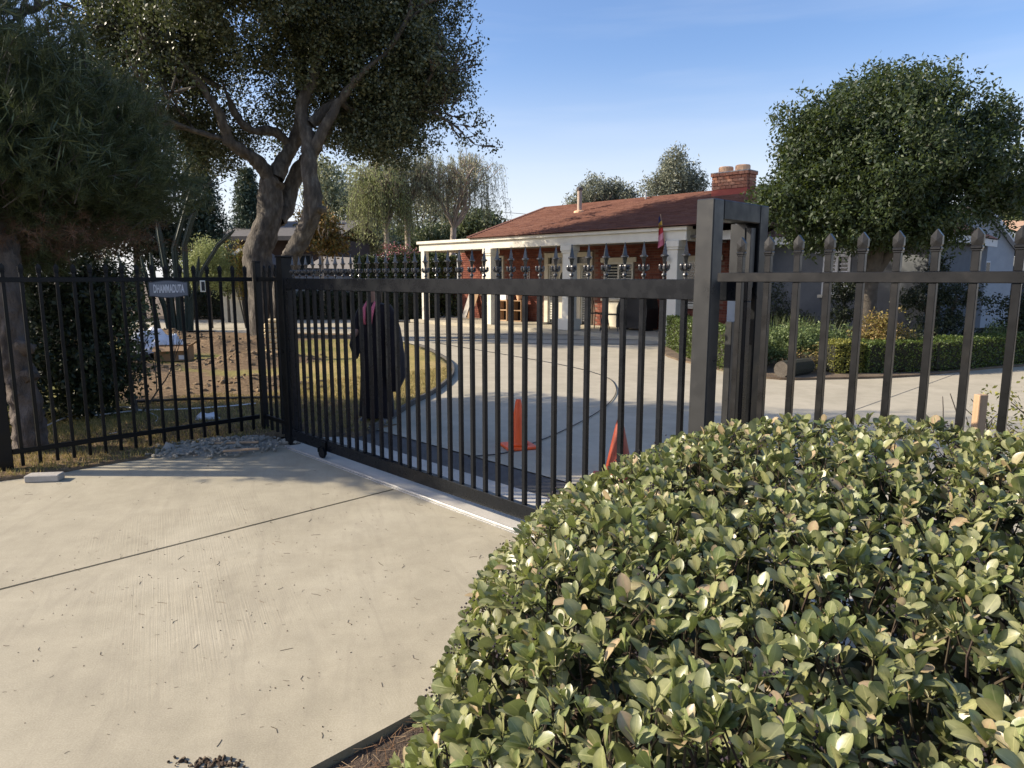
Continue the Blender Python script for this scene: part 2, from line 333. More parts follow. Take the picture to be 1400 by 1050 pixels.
def branches(mb, base, dirn, length, rad, depth, rng, tips, n=6, spread=.7, up=.15, kids=3, shrink=.72, rs=.62, seg=4):
    p = Vector(base); d = Vector(dirn).normalized(); pts = [p.copy()]; rads = [rad]
    for i in range(seg):
        d = (d+Vector([rng.uniform(-.22, .22) for _ in range(3)])+Vector((0, 0, up*.3))).normalized(); p = p+d*length/seg; pts.append(p.copy()); rads.append(rad*(1-(1-rs)*(i+1)/seg))
    mb.tube(pts, rads, n, False)
    if depth == 0: tips.append((p.copy(), d.copy())); return
    for k in range(kids):
        a = Vector([rng.uniform(-1, 1) for _ in range(3)]); nd = (d+a*spread+Vector((0, 0, up))).normalized()
        s = p if k < 2 else pts[seg//2+1]
        branches(mb, s, nd, length*shrink*rng.uniform(.8, 1.15), rad*rs, depth-1, rng, tips, max(4, n-1), spread, up, kids, shrink, rs, seg)
# ================================================================ GROUND
def sheet(name, pts, z, mat, label=None, nsub=0):
    me = bpy.data.meshes.new(name); bm = bmesh.new()
    vs = [bm.verts.new((p[0], p[1], z)) for p in pts]; f = bm.faces.new(vs)
    if f.normal.z < 0: f.normal_flip()
    bm.normal_update()
    bm.faces.ensure_lookup_table()
    if bm.faces[0].normal.z < 0: bmesh.ops.reverse_faces(bm, faces=bm.faces)
    bm.to_mesh(me); bm.free(); me.materials.append(mat); o = bpy.data.objects.new(name, me); C.objects.link(o)
    return tag(o, label, kind='structure')
sheet('ground', [(-400, -400), (400, -400), (400, 400), (-400, 400)], -.09, M['soil'], 'bare dry soil ground')
def slab_mb(poly, z0, z1):
    m = MB(); m.prism([(p[0], p[1]) for p in poly], z0, z1); return m
def smooth_poly(pts, n=6):
    out = []; k = len(pts)
    for i in range(k):
        p0, p1, p2, p3 = [Vector(pts[(i+j-1) % k][:2]) for j in range(4)]
        for s in range(n):
            t = s/n; out.append(.5*((2*p1)+(p2-p0)*t+(2*p0-5*p1+4*p2-p3)*t*t+(3*p1-p0-3*p2+p3)*t*t*t))
    return out
# apron of cast slabs in front of the gate
ap = tag(thing('driveway_apron', 'pale tan cast concrete apron in front of the black gate', None), kind='structure')
rr = random.Random(3)
edge = []   # ragged edge along the planter by the left fence
for i in range(40):
    v = -1.6+i*(4.55/39); e = -6.6+.05*math.sin(i*1.1)+rr.uniform(-.015, .015)
    if v < .55: e -= min(3.0, (.55-v)*2.5)
    edge.append((e, v))
L = [W(-4.288, -1.6), W(-4.288, 2.925)]+[W(u, v) for u, v in reversed(edge)]
slab_mb(L, -.08, 0).build('slab', M['pad'], ap)
Rr = [W(-1.94, -1.6), W(-1.94, 2.925), W(-4.264, 2.925), W(-4.264, -1.6)]
slab_mb(Rr, -.08, 0).build('slab', M['pad'], ap)
tag(slab_mb([W(-6.5, 2.99), W(-1.0, 2.985), W(-1.0, 3.62), W(-6.1, 3.62)], -.08, -.002).build('gate_footing', M['strip']), 'fresh pale concrete footing under the sliding gate', kind='structure')
tag(slab_mb([W(-6.3, 3.63), W(-1.0, 3.63), W(3, 3.63), W(3, 4.0), W(-6.3, 4.0)], -.08, -.006).build('asphalt_strip', M['asphalt']), 'dark patched strip inside the gate', kind='structure')
# inner driveway
tag(slab_mb([W(-1.93, -1.6), W(4, -1.6), W(4, 2.98), W(-1.93, 2.92)], -.088, -.03).build('mulch_bed', M['mulch']), 'dark mulch bed under the foreground hedge', kind='structure')
dpoly = [W(-6.3, 4.01), W(14, 4.01), W(14, 16), W(-8, 15.0), W(-8.3, 19), W(-24, 19), (-30, 33), (-34, 24)]
dpoly = [W(-6.3, 4.01), W(14, 4.01), W(14, 14), (12, 18.5), (5.0, 18.3), W(-8.3, 17), W(-20.5, 16.9), (-6, 26.3), (-24, 26.3), (-24, 20.8), (-9, 20.9)]
sheet('driveway', dpoly, 0, M['drive'], 'wide worn concrete driveway behind the gate')
# driveway score joints
jm = MB()
for a, b in ((W(-3.0, 4.1), W(-3.0, 14.8)),): jm.bar(a+Vector((0, 0, .0035)), b+Vector((0, 0, .0035)), .008, .003)
tag(jm.build('driveway_joint', M['rubble']), 'thin score joints across the driveway', kind='structure')
# lawn: bumpy turf sheet with a curved border
lp = [G(505, 592), G(560, 556), G(600, 533), G(620, 510), G(606, 490), G(560, 470), G(480, 458), G(350, 456), G(230, 455), (-14.5, 19.6, 0), (-15.5, 9), (-8.2, 4.4), W(-6.72, .4), W(-6.72, 3.3), W(-6.3, 3.3), W(-6.2, 4.3), G(470, 596)]
sp = smooth_poly(lp, 5)
def inside(x, y, poly):
    c = False; n = len(poly); j = n-1
    for i in range(n):
        if (poly[i][1] > y) != (poly[j][1] > y) and x < (poly[j][0]-poly[i][0])*(y-poly[i][1])/(poly[j][1]-poly[i][1])+poly[i][0]: c = not c
        j = i
    return c
from mathutils import noise as mn
MOUNDS = [(G(350, 470), .75, .16), (G(330, 500), .8, .2), (G(300, 480), .9, .28), (G(250, 470), .8, .2), (G(255, 452), .9, .32), (G(345, 530), .6, .13), (G(215, 462), .8, .2), (G(390, 495), .5, .12)]
def turf_h(x, y):
    h = .035+.03*mn.noise(Vector((x*.9, y*.9, 0)))+.012*mn.noise(Vector((x*6, y*6, 3)))
    for c, r_, a in MOUNDS:
        d = ((x-c[0])**2+(y-c[1])**2)/r_**2
        if d < 4: h += a*math.exp(-d*1.6)*(1+.6*mn.noise(Vector((x*5, y*5, 7))))
    return h
bm = bmesh.new(); vs = [bm.verts.new((p[0], p[1], 0)) for p in sp]; bm.faces.new(vs); bmesh.ops.triangulate(bm, faces=bm.faces)
for k in range(7):
    ed = [e for e in bm.edges if e.calc_length() > (.9 if k < 3 else .42)]
    if ed: bmesh.ops.subdivide_edges(bm, edges=ed, cuts=1); bmesh.ops.triangulate(bm, faces=bm.faces)
ed = [e for e in bm.edges if (e.verts[0].co.y < 15 and e.calc_length() > .12)]
bmesh.ops.subdivide_edges(bm, edges=ed, cuts=1); bmesh.ops.triangulate(bm, faces=bm.faces)
bdry = {v for e in bm.edges if e.is_boundary for v in e.verts}
for v in bm.verts: v.co.z = .012 if v in bdry else max(.014, turf_h(v.co.x, v.co.y))
ext = bmesh.ops.extrude_edge_only(bm, edges=[e for e in bm.edges if e.is_boundary])
for v in [g for g in ext['geom'] if isinstance(g, bmesh.types.BMVert)]: v.co.z = -.05
bmesh.ops.recalc_face_normals(bm, faces=bm.faces)
me = bpy.data.meshes.new('lawn'); bm.to_mesh(me); bm.free()
for p in me.polygons: p.use_smooth = True
# turf and dug soil: soil where the mounds and the shaded strip are
t = NT('lawn_and_soil'); v = t.coord('World'); n1 = t.noise(v, .55, 4, .6); n2 = t.noise(v, 16, 8, .75); n3 = t.noise(v, 1.7, 5, .65)
gcol = t.ramp(n1, [(.36, (.2, .2, .055)), (.48, (.38, .3, .10)), (.62, (.52, .37, .17))]); gcol = t.mix(.5, gcol, t.ramp(n2, [(.3, (.08, .085, .028)), (.7, (.5, .4, .18))]))
scol = t.ramp(n2, [(.3, (.11, .075, .045)), (.5, (.2, .14, .085)), (.72, (.34, .25, .15))])
sx = t.n.new('ShaderNodeSeparateXYZ'); t.ln(v, sx.inputs[0])
at = t.n.new('ShaderNodeAttribute'); at.attribute_name = 'soil'      # bare soil on the mounds and along the fence
mth = t.n.new('ShaderNodeMath'); mth.operation = 'ADD'; t.ln(at.outputs['Fac'], mth.inputs[0]); t.ln(n3, mth.inputs[1])
msk = t.ramp(mth.outputs[0], [(.78, (0, 0, 0)), (.95, (1, 1, 1))])
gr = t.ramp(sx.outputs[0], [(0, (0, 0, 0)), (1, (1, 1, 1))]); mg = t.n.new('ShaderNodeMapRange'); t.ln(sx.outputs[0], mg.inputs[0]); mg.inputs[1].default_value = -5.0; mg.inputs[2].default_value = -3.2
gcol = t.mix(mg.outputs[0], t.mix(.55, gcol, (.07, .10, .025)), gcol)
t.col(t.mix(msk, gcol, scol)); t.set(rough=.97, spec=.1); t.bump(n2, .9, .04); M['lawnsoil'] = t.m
sa_ = me.attributes.new('soil', 'FLOAT', 'POINT')
for i_, v_ in enumerate(me.vertices):
    x, y = v_.co.x, v_.co.y; s_ = 0
    for c_, r_, a_ in MOUNDS: s_ = max(s_, 1.1*math.exp(-((x-c_[0])**2+(y-c_[1])**2)/(r_*1.25)**2))
    u_, w_ = Vector((x, y, 0)).dot(UX), Vector((x, y, 0)).dot(VX)
    s_ = max(s_, 1.0*math.exp(-((u_+6.9)/1.1)**2)*(w_ < 4.6), .9*math.exp(-((w_-3.4)/.9)**2)*(u_ < -5.2), .9*(y > 17.5)*(x < -3.5)); sa_.data[i_].value = s_
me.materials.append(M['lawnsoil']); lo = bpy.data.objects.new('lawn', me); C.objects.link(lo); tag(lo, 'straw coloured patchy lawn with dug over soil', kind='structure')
# kerb edging along the curved right side of the lawn
ed_pts = [Vector(p).to_3d() for p in smooth_poly([G(470, 596), G(505, 592), G(560, 556), G(600, 533), G(620, 510), G(606, 490), G(560, 470), G(480, 458)], 6)[6:-12]]
e = MB()
for a, b in zip(ed_pts[:-1], ed_pts[1:]): e.bar(a+Vector((0, 0, .03)), b+Vector((0, 0, .03)), .035, .07)
tag(e.build('lawn_edging', M['asphalt']), 'dark plastic edging round the curved lawn', 'edging')
# planter bed at the right of the driveway
bedp = smooth_poly([G(906, 484), G(960, 501), G(1048, 518), G(1130, 519), G(1250, 515), G(1400, 501), (13.5, 13.6), (13.5, 17.5), (10, 17.5), (9.2, 15.4), (5.8, 18.6), (4.2, 17.4)], 4)
tag(slab_mb(bedp, -.05, .035).build('planting_bed', M['soil']), 'planting bed of dark soil before the grey house', kind='structure')
sheet('back_bed', [(-24, 26.32), (-3, 26.32), (-3, 40), (-24, 40)], .0, M['soil'], 'shaded soil bed before the block wall')
# grass blades
rg = np.random.default_rng(5)
def blades(poly, n, hgt, wd_, zf, seed, test=None):
    r = np.random.default_rng(seed); xs = [p[0] for p in poly]; ys = [p[1] for p in poly]; pts = []
    while len(pts) < n:
        x = r.uniform(min(xs), max(xs)); y = r.uniform(min(ys), min(max(ys), 20))
        if r.random() < ((9/max(y, 6))**1.2) and inside(x, y, poly) and (test is None or test(x, y)): pts.append((x, y, zf(x, y)))
    p = np.array(pts); h = hgt*(.5+r.random(n)); a = r.random(n)*6.283; w = wd_*(.6+.8*r.random(n))
    dx = np.stack([np.cos(a)*w, np.sin(a)*w, np.zeros(n)], 1); ln = r.normal(size=(n, 3))*.35; ln[:, 2] = 1
    V = np.stack([p-dx, p+dx, p+ln*h[:, None]], 1).reshape(-1, 3); return V, np.arange(3*n).reshape(n, 3)
def grassy(x, y): return max([math.exp(-((x-c_[0])**2+(y-c_[1])**2)/(r_*1.25)**2) for c_, r_, a_ in MOUNDS])+.5*mn.noise(Vector((x*1.3, y*1.3, 1))) < .4 and Vector((x, y, 0)).dot(UX) > -9.5
V, F = blades(sp, 60000, .035, .004, lambda x, y: turf_h(x, y)-.004, 6, grassy)
tag(arr_mesh('grass', V, F, M['grassblade']), 'short dry straw coloured grass on the curved lawn', 'grass', kind='stuff')
# clods of dug soil
r = random.Random(8); m = MB()
def clod(m, c, s, r):
    bm = bmesh.new(); bmesh.ops.create_icosphere(bm, subdivisions=1, radius=1)
    q = Matrix.Rotation(r.random()*6, 3, 'Z')@Matrix.Rotation(r.random()*6, 3, 'X')
    for v in bm.verts: v.co = q@Vector((v.co.x*s*r.uniform(.8, 1.2), v.co.y*s*r.uniform(.6, .9), v.co.z*s*r.uniform(.4, .7)))*r.uniform(.8, 1.15)+Vector(c)
    bm.verts.index_update(); m.add([v.co[:] for v in bm.verts], [[v.index for v in f.verts] for f in bm.faces]); bm.free()
for i in range(750):
    c, rr_, a = r.choice(MOUNDS); x = c[0]+r.gauss(0, rr_*.8); y = c[1]+r.gauss(0, rr_*.8)
    if inside(x, y, sp): clod(m, (x, y, turf_h(x, y)), r.uniform(.015, .07), r)
for i in range(350):
    q = W(r.uniform(-10, -6.75), r.uniform(.5, 6))
    if inside(q.x, q.y, sp): clod(m, (q.x, q.y, .03), r.uniform(.008, .03), r)
tag(m.build('soil_clods', M['soil2']), 'crumbled clods of dug soil on the lawn', 'soil', kind='stuff')

# ================================================================ FENCES AND GATE
def picket_mesh(z0, z1, w=.0255):
    m = MB(); m.bbox(-w/2, -w/2, z0, w/2, w/2, z1, .002); return m
def spear_tip(m, z):            # flat pressed spear point over a collar
    w = .014
    m.bbox(-w-.001, -w-.001, z, w+.001, w+.001, z+.006, .001)
    m.bbox(-.018, -.014, z+.006, .018, .014, z+.018, .003)
    prof = [(-.013, .016), (.013, .016), (.019, .026), (.019, .055), (0, .08), (-.019, .055), (-.019, .026)]
    for s, y in ((1, .007), (-1, -.007)): pass
    n = len(prof); vs = [(x, -.009, z+h) for x, h in prof]+[(x, .009, z+h) for x, h in prof]+[(0, -.0115, z+.04), (0, .0115, z+.04)]
    f = [(i, (i+1) % n, 2*n) for i in range(n)]+[(n+(i+1) % n, n+i, 2*n+1) for i in range(n)]+[(i, n+i, n+(i+1) % n, (i+1) % n) for i in range(n)]
    m.add(vs, f)
def fence(name, label, u0, v0, along, n, first, spacing, length, zr, zb, pz0, pz1, mat, group, posts, tiprot, rail_end=0.):
    """local x runs along the fence"""
    rz = ANG if along == 'u' else ANG+math.pi/2
    o = thing(name, label, 'fence', W(u0, v0), rz, group)
    MB().bbox(rail_end, -.019, zr-.04, length, .019, zr, .002).build('top_rail', mat, o)
    MB().bbox(rail_end, -.019, zb-.04, length, .019, zb, .002).build('bottom_rail', mat, o)
    pm = MB(); pm.bbox(-.0127, -.0127, pz0, .0127, .0127, zb-.0405, .0015); pm.bbox(-.0127, -.0127, zb+.0005, .0127, .0127, zr-.0405, .0015); pm.bbox(-.0127, -.0127, zr+.0005, .0127, .0127, pz1, .0015)
    spear_tip(pm, pz1); pk = pm.build('picket', mat, o); pk.location = (first, 0, 0)
    for i in range(1, n): inst(pk, o, (first+i*spacing, 0, 0), rot=(0, 0, rr.uniform(-.03, .03)))
    pp = None
    for (x, w, h) in posts:
        m = MB(); m.bbox(-w/2, -w/2, -.08, w/2, w/2, h, .004); m.bbox(-w/2-.004, -w/2-.004, h, w/2+.004, w/2+.004, h+.012, .003)
        q = m.build('post', mat, o); q.location = (x, 0, 0)
    return o
# left: fence along V at u=-6.88
fence('picket_fence', 'black picket fence in front of the rough pine trunk, carrying the grey sign', -6.88, .72, 'v', 17, .29, .124, 2.34, 1.6, .19, .04, 1.635, M['black'], None, [(.17, .1, 1.68), (2.4, .06, 1.75)], 0, .225)
fence('picket_fence', 'short black fence return between the corner post and the gate', -6.85, 3.12, 'u', 4, .13, .124, .6, 1.6, .19, .04, 1.635, M['black'], None, [], 0, .03)
gpost = thing('gate_post', 'thick black post at the left end of the gate', 'post', W(-6.2, 3.08), ANG)
m = MB(); m.bbox(-.055, -.055, -.08, .055, .055, 1.78, .004); m.build('post_shaft', M['black'], gpost)
m = MB(); m.bbox(-.062, -.062, 1.781, .062, .062, 1.8, .004); m.build('cap', M['black'], gpost)
# right: fence at v=2.84
fence('picket_fence', 'near black picket fence with flat spear tips behind the foreground hedge', -1.58, 2.84, 'u', 12, .1, .124, 2.6, 1.62, .22, .06, 1.69, M['fence2'], None, [(1.62, .06, 1.72)], 0, .0)
# the gate
gt = thing('sliding_gate', 'long black sliding gate with ornate spearheads along its deep top rail', 'gate', W(-6.1, 3.05), ANG)
GL = 4.56
m = MB(); m.bbox(.0, -.022, 1.49, GL, .022, 1.59, .003); m.build('top_rail', M['gate'], gt)
m = MB(); m.bbox(.0, -.022, .06, GL, .022, .16, .003); m.build('bottom_rail', M['gate'], gt)
m = MB(); m.bbox(.0, -.022, .1605, .05, .022, 1.4895, .003); st = m.build('stile', M['gate'], gt)
inst(st, gt, (GL-.05, 0, 0))
pm = MB(); pm.bbox(-.0135, -.0135, .1605, .0135, .0135, 1.4895, .0015); pk = pm.build('picket', M['gate'], gt)
fm = MB()          # ornate spearhead: stem, ball, four curled petals, collar, faceted point
fm.bbox(-.0055, -.0055, .0, .0055, .0055, .09, .001)
fm.lathe([(.004, .010), (.0105, .014), (.0135, .021), (.0105, .028), (.004, .032)], 10)
fm.lathe([(.006, .046), (.0125, .05), (.013, .058), (.006, .064)], 10)
for k in range(4):
    a = k*math.pi/2+math.pi/4; ca, sa = math.cos(a), math.sin(a)
    fm.tube([(.005*ca, .005*sa, .048), (.013*ca, .013*sa, .046), (.021*ca, .021*sa, .053), (.021*ca, .021*sa, .066), (.014*ca, .014*sa, .07)], [.006, .0075, .0085, .009, .006], 6)
    fm.lathe([(.001, .060), (.006, .062), (.008, .068), (.006, .074), (.001, .076)], 6, (.021*ca, .021*sa))
fm.lathe([(.006, .078), (.010, .082), (.0135, .1), (.0165, .112)], 4)
fm.lathe([(.0165, .1125), (.0215, .115), (.0215, .121), (.0165, .1235)], 12)
fm.lathe([(.0165, .124), (.008, .165), (.0028, .186)], 4)
fm.lathe([(.001, .184), (.004, .187), (.004, .191), (.001, .194)], 8)
fo = fm.build('finial', M['finial'], pk); fo.location = (0, 0, 1.5905)
x0 = .124; pk.location = (x0, 0, 0)
for i in range(1, 35):
    q = inst(pk, gt, (x0+i*.124, 0, 0)); f2 = inst(fo, q, (0, 0, 1.5905), rot=(rr.uniform(-.02, .02), rr.uniform(-.02, .02), rr.uniform(-.25, .25)))
for xw in (.62, 3.9):
    m = MB(); ns = 20
    vs = [(xw+.05*math.cos(2*math.pi*j/ns), y, .052+.05*math.sin(2*math.pi*j/ns)) for y in (-.066, -.044) for j in range(ns)]
    m.add(vs, [tuple(range(ns)), tuple(range(2*ns-1, ns-1, -1))]+[(j, (j+1) % ns, ns+(j+1) % ns, ns+j) for j in range(ns)])
    wh = m.build('wheel', M['black'], gt)
    m = MB(); m.bbox(xw-.03, -.043, .03, xw+.03, -.024, .15, .003); m.bbox(xw-.05, -.075, .052, xw-.035, -.024, .1, .003); m.build('wheel_bracket', M['black'], wh)
# ground rail
tr = thing('gate_track', 'thin galvanised ground rail along the foot of the gate', 'rail', W(-6.1, 2.95), ANG)
m = MB(); m.box(0, -.02, -.01, 5.0, .034, .004); m.build('base_plate', M['galv'], tr)
m = MB(); m.bbox(0, -.006, .0042, 5.0, .014, .02, .004); m.build('ridge', M['galv'], tr)
# portal frame round the gate at right
pf = thing('gate_portal', 'tall black steel portal frame holding the right end of the gate', 'gate frame', W(-1.68, 2.91), ANG)
m = MB(); m.bbox(-.045, -.045, -.08, .045, .045, 1.95, .005); m.build('front_post', M['post'], pf)
m = MB(); m.bbox(-.045, .40, -.08, .045, .49, 1.95, .005); m.build('back_post', M['black'], pf)
m = MB(); m.bbox(-.045, .0455, 1.86, .045, .3995, 1.95, .005); m.build('crossbar', M['black'], pf)
m = MB(); m.prism([(-.075, .335), (.0, .335), (.0, .341), (-.075, .341)], 1.5, 1.86); m.bbox(-.04, .342, 1.55, .03, .39, 1.84, .002); m.build('guide_plate', M['post'], pf)
for k, (u, v, h, lb) in enumerate(((-1.98, 3.5, 1.42, 'lower grey steel upright just inside the gate, left of its neighbour'), (-1.88, 3.52, 1.36, 'lower grey steel upright just inside the gate, right of its neighbour'))):
    ip = thing('steel_upright', lb, 'upright', W(u, v), ANG, 'grey uprights behind the portal frame')
    m = MB(); m.bbox(-.02, -.02, -.05, .02, .02, h, .003); m.build('upright_shaft', M['post'], ip)
    m = MB(); m.bbox(-.05, -.05, -.05, .05, .05, .012, .003); m.build('foot_plate', M['galv'], ip)
# sign on the left fence
sg = thing('sign', 'small grey sign reading DHAMMADUTA on the left fence', 'sign', W(-6.855, 2.25, 1.492), ANG+math.pi/2)
w2, h2 = .172, .066
def plate(m, w, h, bow, y0, y1):
    pts = [(-w, -h)]+[(-w*.82+w*1.64*i/10, -h-bow*math.sin(math.pi*i/10)) for i in range(11)]+[(w, -h), (w, h)]+[(w*.82-w*1.64*i/10, h+bow*math.sin(math.pi*i/10)) for i in range(11)]+[(-w, h)]
    n = len(pts); m.add([(x, y0, z) for x, z in pts]+[(x, y1, z) for x, z in pts], [tuple(range(n)), tuple(range(2*n-1, n-1, -1))]+[(i, (i+1) % n, n+(i+1) % n, n+i) for i in range(n)])
m = MB(); plate(m, w2, h2, .016, -.020, -.014); m.build('sign_rim', M['signrim'], sg)
m = MB(); plate(m, w2-.007, h2-.007, .015, -.0225, -.0202); m.build('sign_face', M['sign'], sg)
fc = bpy.data.curves.new('lettering', 'FONT'); fc.body = 'DHAMMADUTA'; fc.size = .083; fc.align_x = 'CENTER'; fc.align_y = 'CENTER'; fc.extrude = .0008; fc.offset = .0026; fc.space_character = 1.04
fo_ = bpy.data.objects.new('lettering_curve', fc); C.objects.link(fo_)
bpy.context.view_layer.update()
lm = bpy.data.meshes.new_from_object(fo_.evaluated_get(bpy.context.evaluated_depsgraph_get())); bpy.data.objects.remove(fo_)
xs = [v.co.x for v in lm.vertices]; wx = max(xs)-min(xs)
for v in lm.vertices: v.co = Vector((v.co.x*.268/wx, -.0236-v.co.z, v.co.y*1.22))
lt = bpy.data.objects.new('lettering', lm); C.objects.link(lt); lt.parent = sg; lm.materials.clear(); lm.materials.append(M['signletter'])
ib = thing('sensor_box', 'small white framed sensor box clipped to the left fence beside the sign', 'sensor', W(-6.86, 2.56, 1.515), ANG+math.pi/2)
m = MB(); m.bbox(-.024, -.03, -.055, .024, -.014, .055, .003); m.build('frame', M['white'], ib); m = MB(); m.box(-.015, -.0325, -.042, .015, -.0302, .042); m.build('dark_face', M['blackplastic'], ib)
# ================================================================ HOUSE (local x = u+15, y = v-17.2)
HS = thing('house', 'low red brick ranch house with white columned porch and brown shingle roof', 'house', W(-15, 17.2), ANG)
def hx(u): return u+15
def hv(v): return v-17.2
m = MB()
# openings: (x0,x1,z0,z1)
OP = [(hx(-15.99), hx(-13.95), .1, 2.4), (hx(-13.49), hx(-12.39), .95, 2.05), (hx(-11.0), hx(-9.6), .8, 2.05), (hx(-19.1), hx(-18.0), 1.0, 2.35)]
def wall_with(m, x0, x1, y0, y1, z0, z1, ops):
    xs = sorted({x0, x1, *[a for o in ops for a in o[:2]]})
    for a, b in zip(xs[:-1], xs[1:]):
        o = [q for q in ops if q[0] <= a and q[1] >= b]
        if not o: m.box(a, y0, z0, b, y1, z1)
        else:
            q = o[0]
            if q[2] > z0: m.box(a, y0, z0, b, y1, q[2])
            if q[3] < z1: m.box(a, y0, q[3], b, y1, z1)
wall_with(m, -5.4, 6.9, .02, .25, 0, 2.75, OP)
m.box(-5.4, .25, 0, -5.15, 7, 2.75); m.box(6.65, .25, 0, 6.9, 7, 2.75); m.box(-5.15, 6.75, 0, 6.65, 7, 2.75)
wl = m.build('wall', M['mortar'], HS)
m = MB(); BW, BH = .205, .062; r = random.Random(2)
for k in range(37):
    z = .012+k*.074; x = -5.4+(.107 if k % 2 else 0)
    while x < 6.9:
        a, b = x, min(x+BW, 6.9)
        if not any(a < o[1]+.02 and b > o[0]-.02 and z < o[3]+.02 and z+BH > o[2]-.02 for o in OP) and z+BH < 2.74: m.box(a, r.uniform(-.006, .002), z, b, .019, z+BH)
        x += .215
b_ = m.build('brickwork', M['brick'], wl); tag(b_, kind='stuff')
m = MB()
for k in range(37):          # left end wall
    z = .012+k*.074; y = .03
    while y < 6.9: m.box(-5.419, y, z, -5.401, min(y+BW, 6.95), z+BH); y += .215
tag(m.build('brickwork', M['brick'], wl), kind='stuff')
# porch slab, ceiling, beam, columns
m = MB(); m.box(hx(-20.4), hv(14.85), -.05, hx(-8.4), .015, .1); m.build('porch_slab', M['drive'], HS)
m = MB(); m.box(hx(-20.1), hv(15.32), 2.56, hx(-9.1), -.01, 2.62); m.build('porch_ceiling', M['taupe'], HS)
m = MB(); m.bbox(hx(-20.15), hv(15.12), 2.5, hx(-9.35), hv(15.3), 2.74, .006); m.bbox(hx(-20.2), hv(15.04), 2.741, hx(-9.3), hv(15.32), 2.84, .01)
m.bbox(hx(-9.55), hv(15.321), 2.5, hx(-9.35), -.1, 2.78, .006); m.bbox(hx(-20.15), hv(15.321), 2.5, hx(-19.97), -.1, 2.78, .006); m.build('porch_beam', M['white'], HS)
m = MB(); m.bbox(hx(-20.1), hv(15.4), 2.781, hx(-16.8), .3, 2.84, .006); m.build('flat_roof', M['darkroof'], HS)
for u, w in ((-19.95, .10), (-16.5, .15), (-13.18, .15), (-9.7, .15)):
    x = hx(u); y = hv(15.22); m = MB(); m.bbox(x-w, y-w, .1, x+w, y+w, 2.28 if w > .12 else 2.5, .006)
    cb = m.build('column', M['white'], HS)
    if w > .12:
        m = MB(); m.bbox(x-w-.03, y-w-.03, 2.281, x+w+.03, y+w+.03, 2.34, .008); m.bbox(x-w-.05, y-w-.05, 2.341, x+w+.05, y+w+.05, 2.499, .008); m.build('capital', M['white'], cb)
        if u == -13.18: m = MB(); m.bbox(x-.24, y-.24, .1, x+.24, y+.24, .42, .01); m.build('plinth', M['white'], cb)
# roof: stepped shingle courses over the front slope
EV, RV, EZ, RZ = hv(14.98), hv(19.5), 2.86, 4.16
xl0, xl1 = hx(-17.35), hx(-18.15)                # left end at eave, at ridge
xr0, xr1 = hx(-8.0), hx(-7.7)
m = MB(); nR = 34; r = random.Random(4)
for k in range(nR):
    a, b = k/nR, (k+1)/nR; y0 = EV+(RV-EV)*a; y1 = EV+(RV-EV)*b; z0 = EZ+(RZ-EZ)*a; z1 = EZ+(RZ-EZ)*b
    x = xl0+(xl1-xl0)*a; xe = xr0+(xr1-xr0)*a
    while x < xe:
        x2 = min(x+r.uniform(.28, .34), xe); t_ = .022+r.uniform(-.004, .006)
        m.add([(x, y0, z0-.004), (x2, y0, z0-.004), (x2, y1, z1-.006), (x, y1, z1-.006), (x, y0, z0+t_), (x2, y0, z0+t_), (x2, y1+.01, z1+.004), (x, y1+.01, z1+.004)], [(4, 5, 6, 7), (0, 1, 5, 4), (0, 4, 7, 3), (1, 2, 6, 5)])
        x = x2+.003
rf = m.build('roof', M['roof'], HS)
m = MB(); yl, yb = hv(17.1), hv(23.6)
# hip at the left, back slope, underside
m.add([(xl0, EV, EZ), (xl1, RV, RZ), (hx(-20.9), yl, 2.78)], [(0, 1, 2)])
m.add([(hx(-20.9), yl, 2.78), (xl1, RV, RZ), (hx(-20.9), yb, 2.78)], [(0, 1, 2)])
m.add([(xl1, RV, RZ), (xr1, RV, RZ), (xr0, yb, 2.78), (hx(-20.9), yb, 2.78)], [(0, 1, 2, 3)])
m.add([(xl0, EV, EZ-.03), (xr0, EV, EZ-.03), (xr1, RV, RZ-.04), (xl1, RV, RZ-.04)], [(0, 1, 2, 3)])
m.add([(xr0, EV, EZ), (xr1, RV, RZ), (xr0, yb, 2.78)], [(0, 1, 2)])
m.build('roof_slope', M['roof'], HS)
m = MB(); m.bar((xl1, RV, RZ+.01), (xr1, RV, RZ+.01), .16, .05); m.bar((xl0, EV+.02, EZ+.02), (xl1, RV, RZ+.01), .14, .045); m.build('ridge_cap', M['roof'], rf)
m = MB(); m.bbox(hx(-9.28), hv(15.6), 2.5, hx(-8.0), hv(15.64), 2.72, .004); m.bbox(hx(-8.0), hv(14.98), 2.64, hx(-7.96), hv(15.6), 2.84, .004); m.build('fascia', M['trim'], HS)
# chimney of single bricks
cx0, cx1, cy0, cy1 = hx(-10.78), hx(-9.68), hv(18.7), hv(19.2)
ch = MB().box(cx0+.02, cy0+.02, 3.6, cx1-.02, cy1-.02, 4.55).build('chimney', M['mortar'], HS)
m = MB(); m.box(cx0-.005, cy0-.005, 3.7, cx1+.005, cy1+.005, 4.1); m.build('flashing', M['redpaint'], ch)
base = None; r = random.Random(6)
def put_brick(x, y, z, w, d):
    global base
    if base is None:
        base = MB().bbox(-.5, -.5, 0, .5, .5, 1, .02).build('brick', M['cbrick1'], ch); b = base
    else: b = inst(base, ch, (0, 0, 0))
    b.location = (x, y, z); b.scale = (w, d, .078)
    return b
t = NT('chimney_brick_single'); oi = t.n.new('ShaderNodeObjectInfo'); t.col(t.ramp(oi.outputs['Random'], [(.1, (.40, .17, .10)), (.5, (.48, .22, .13)), (.9, (.55, .28, .17))])); t.set(rough=.9, spec=.2); t.bump(t.noise(t.coord('Object'), 6), .4, .03); M['cbrick1'] = t.m
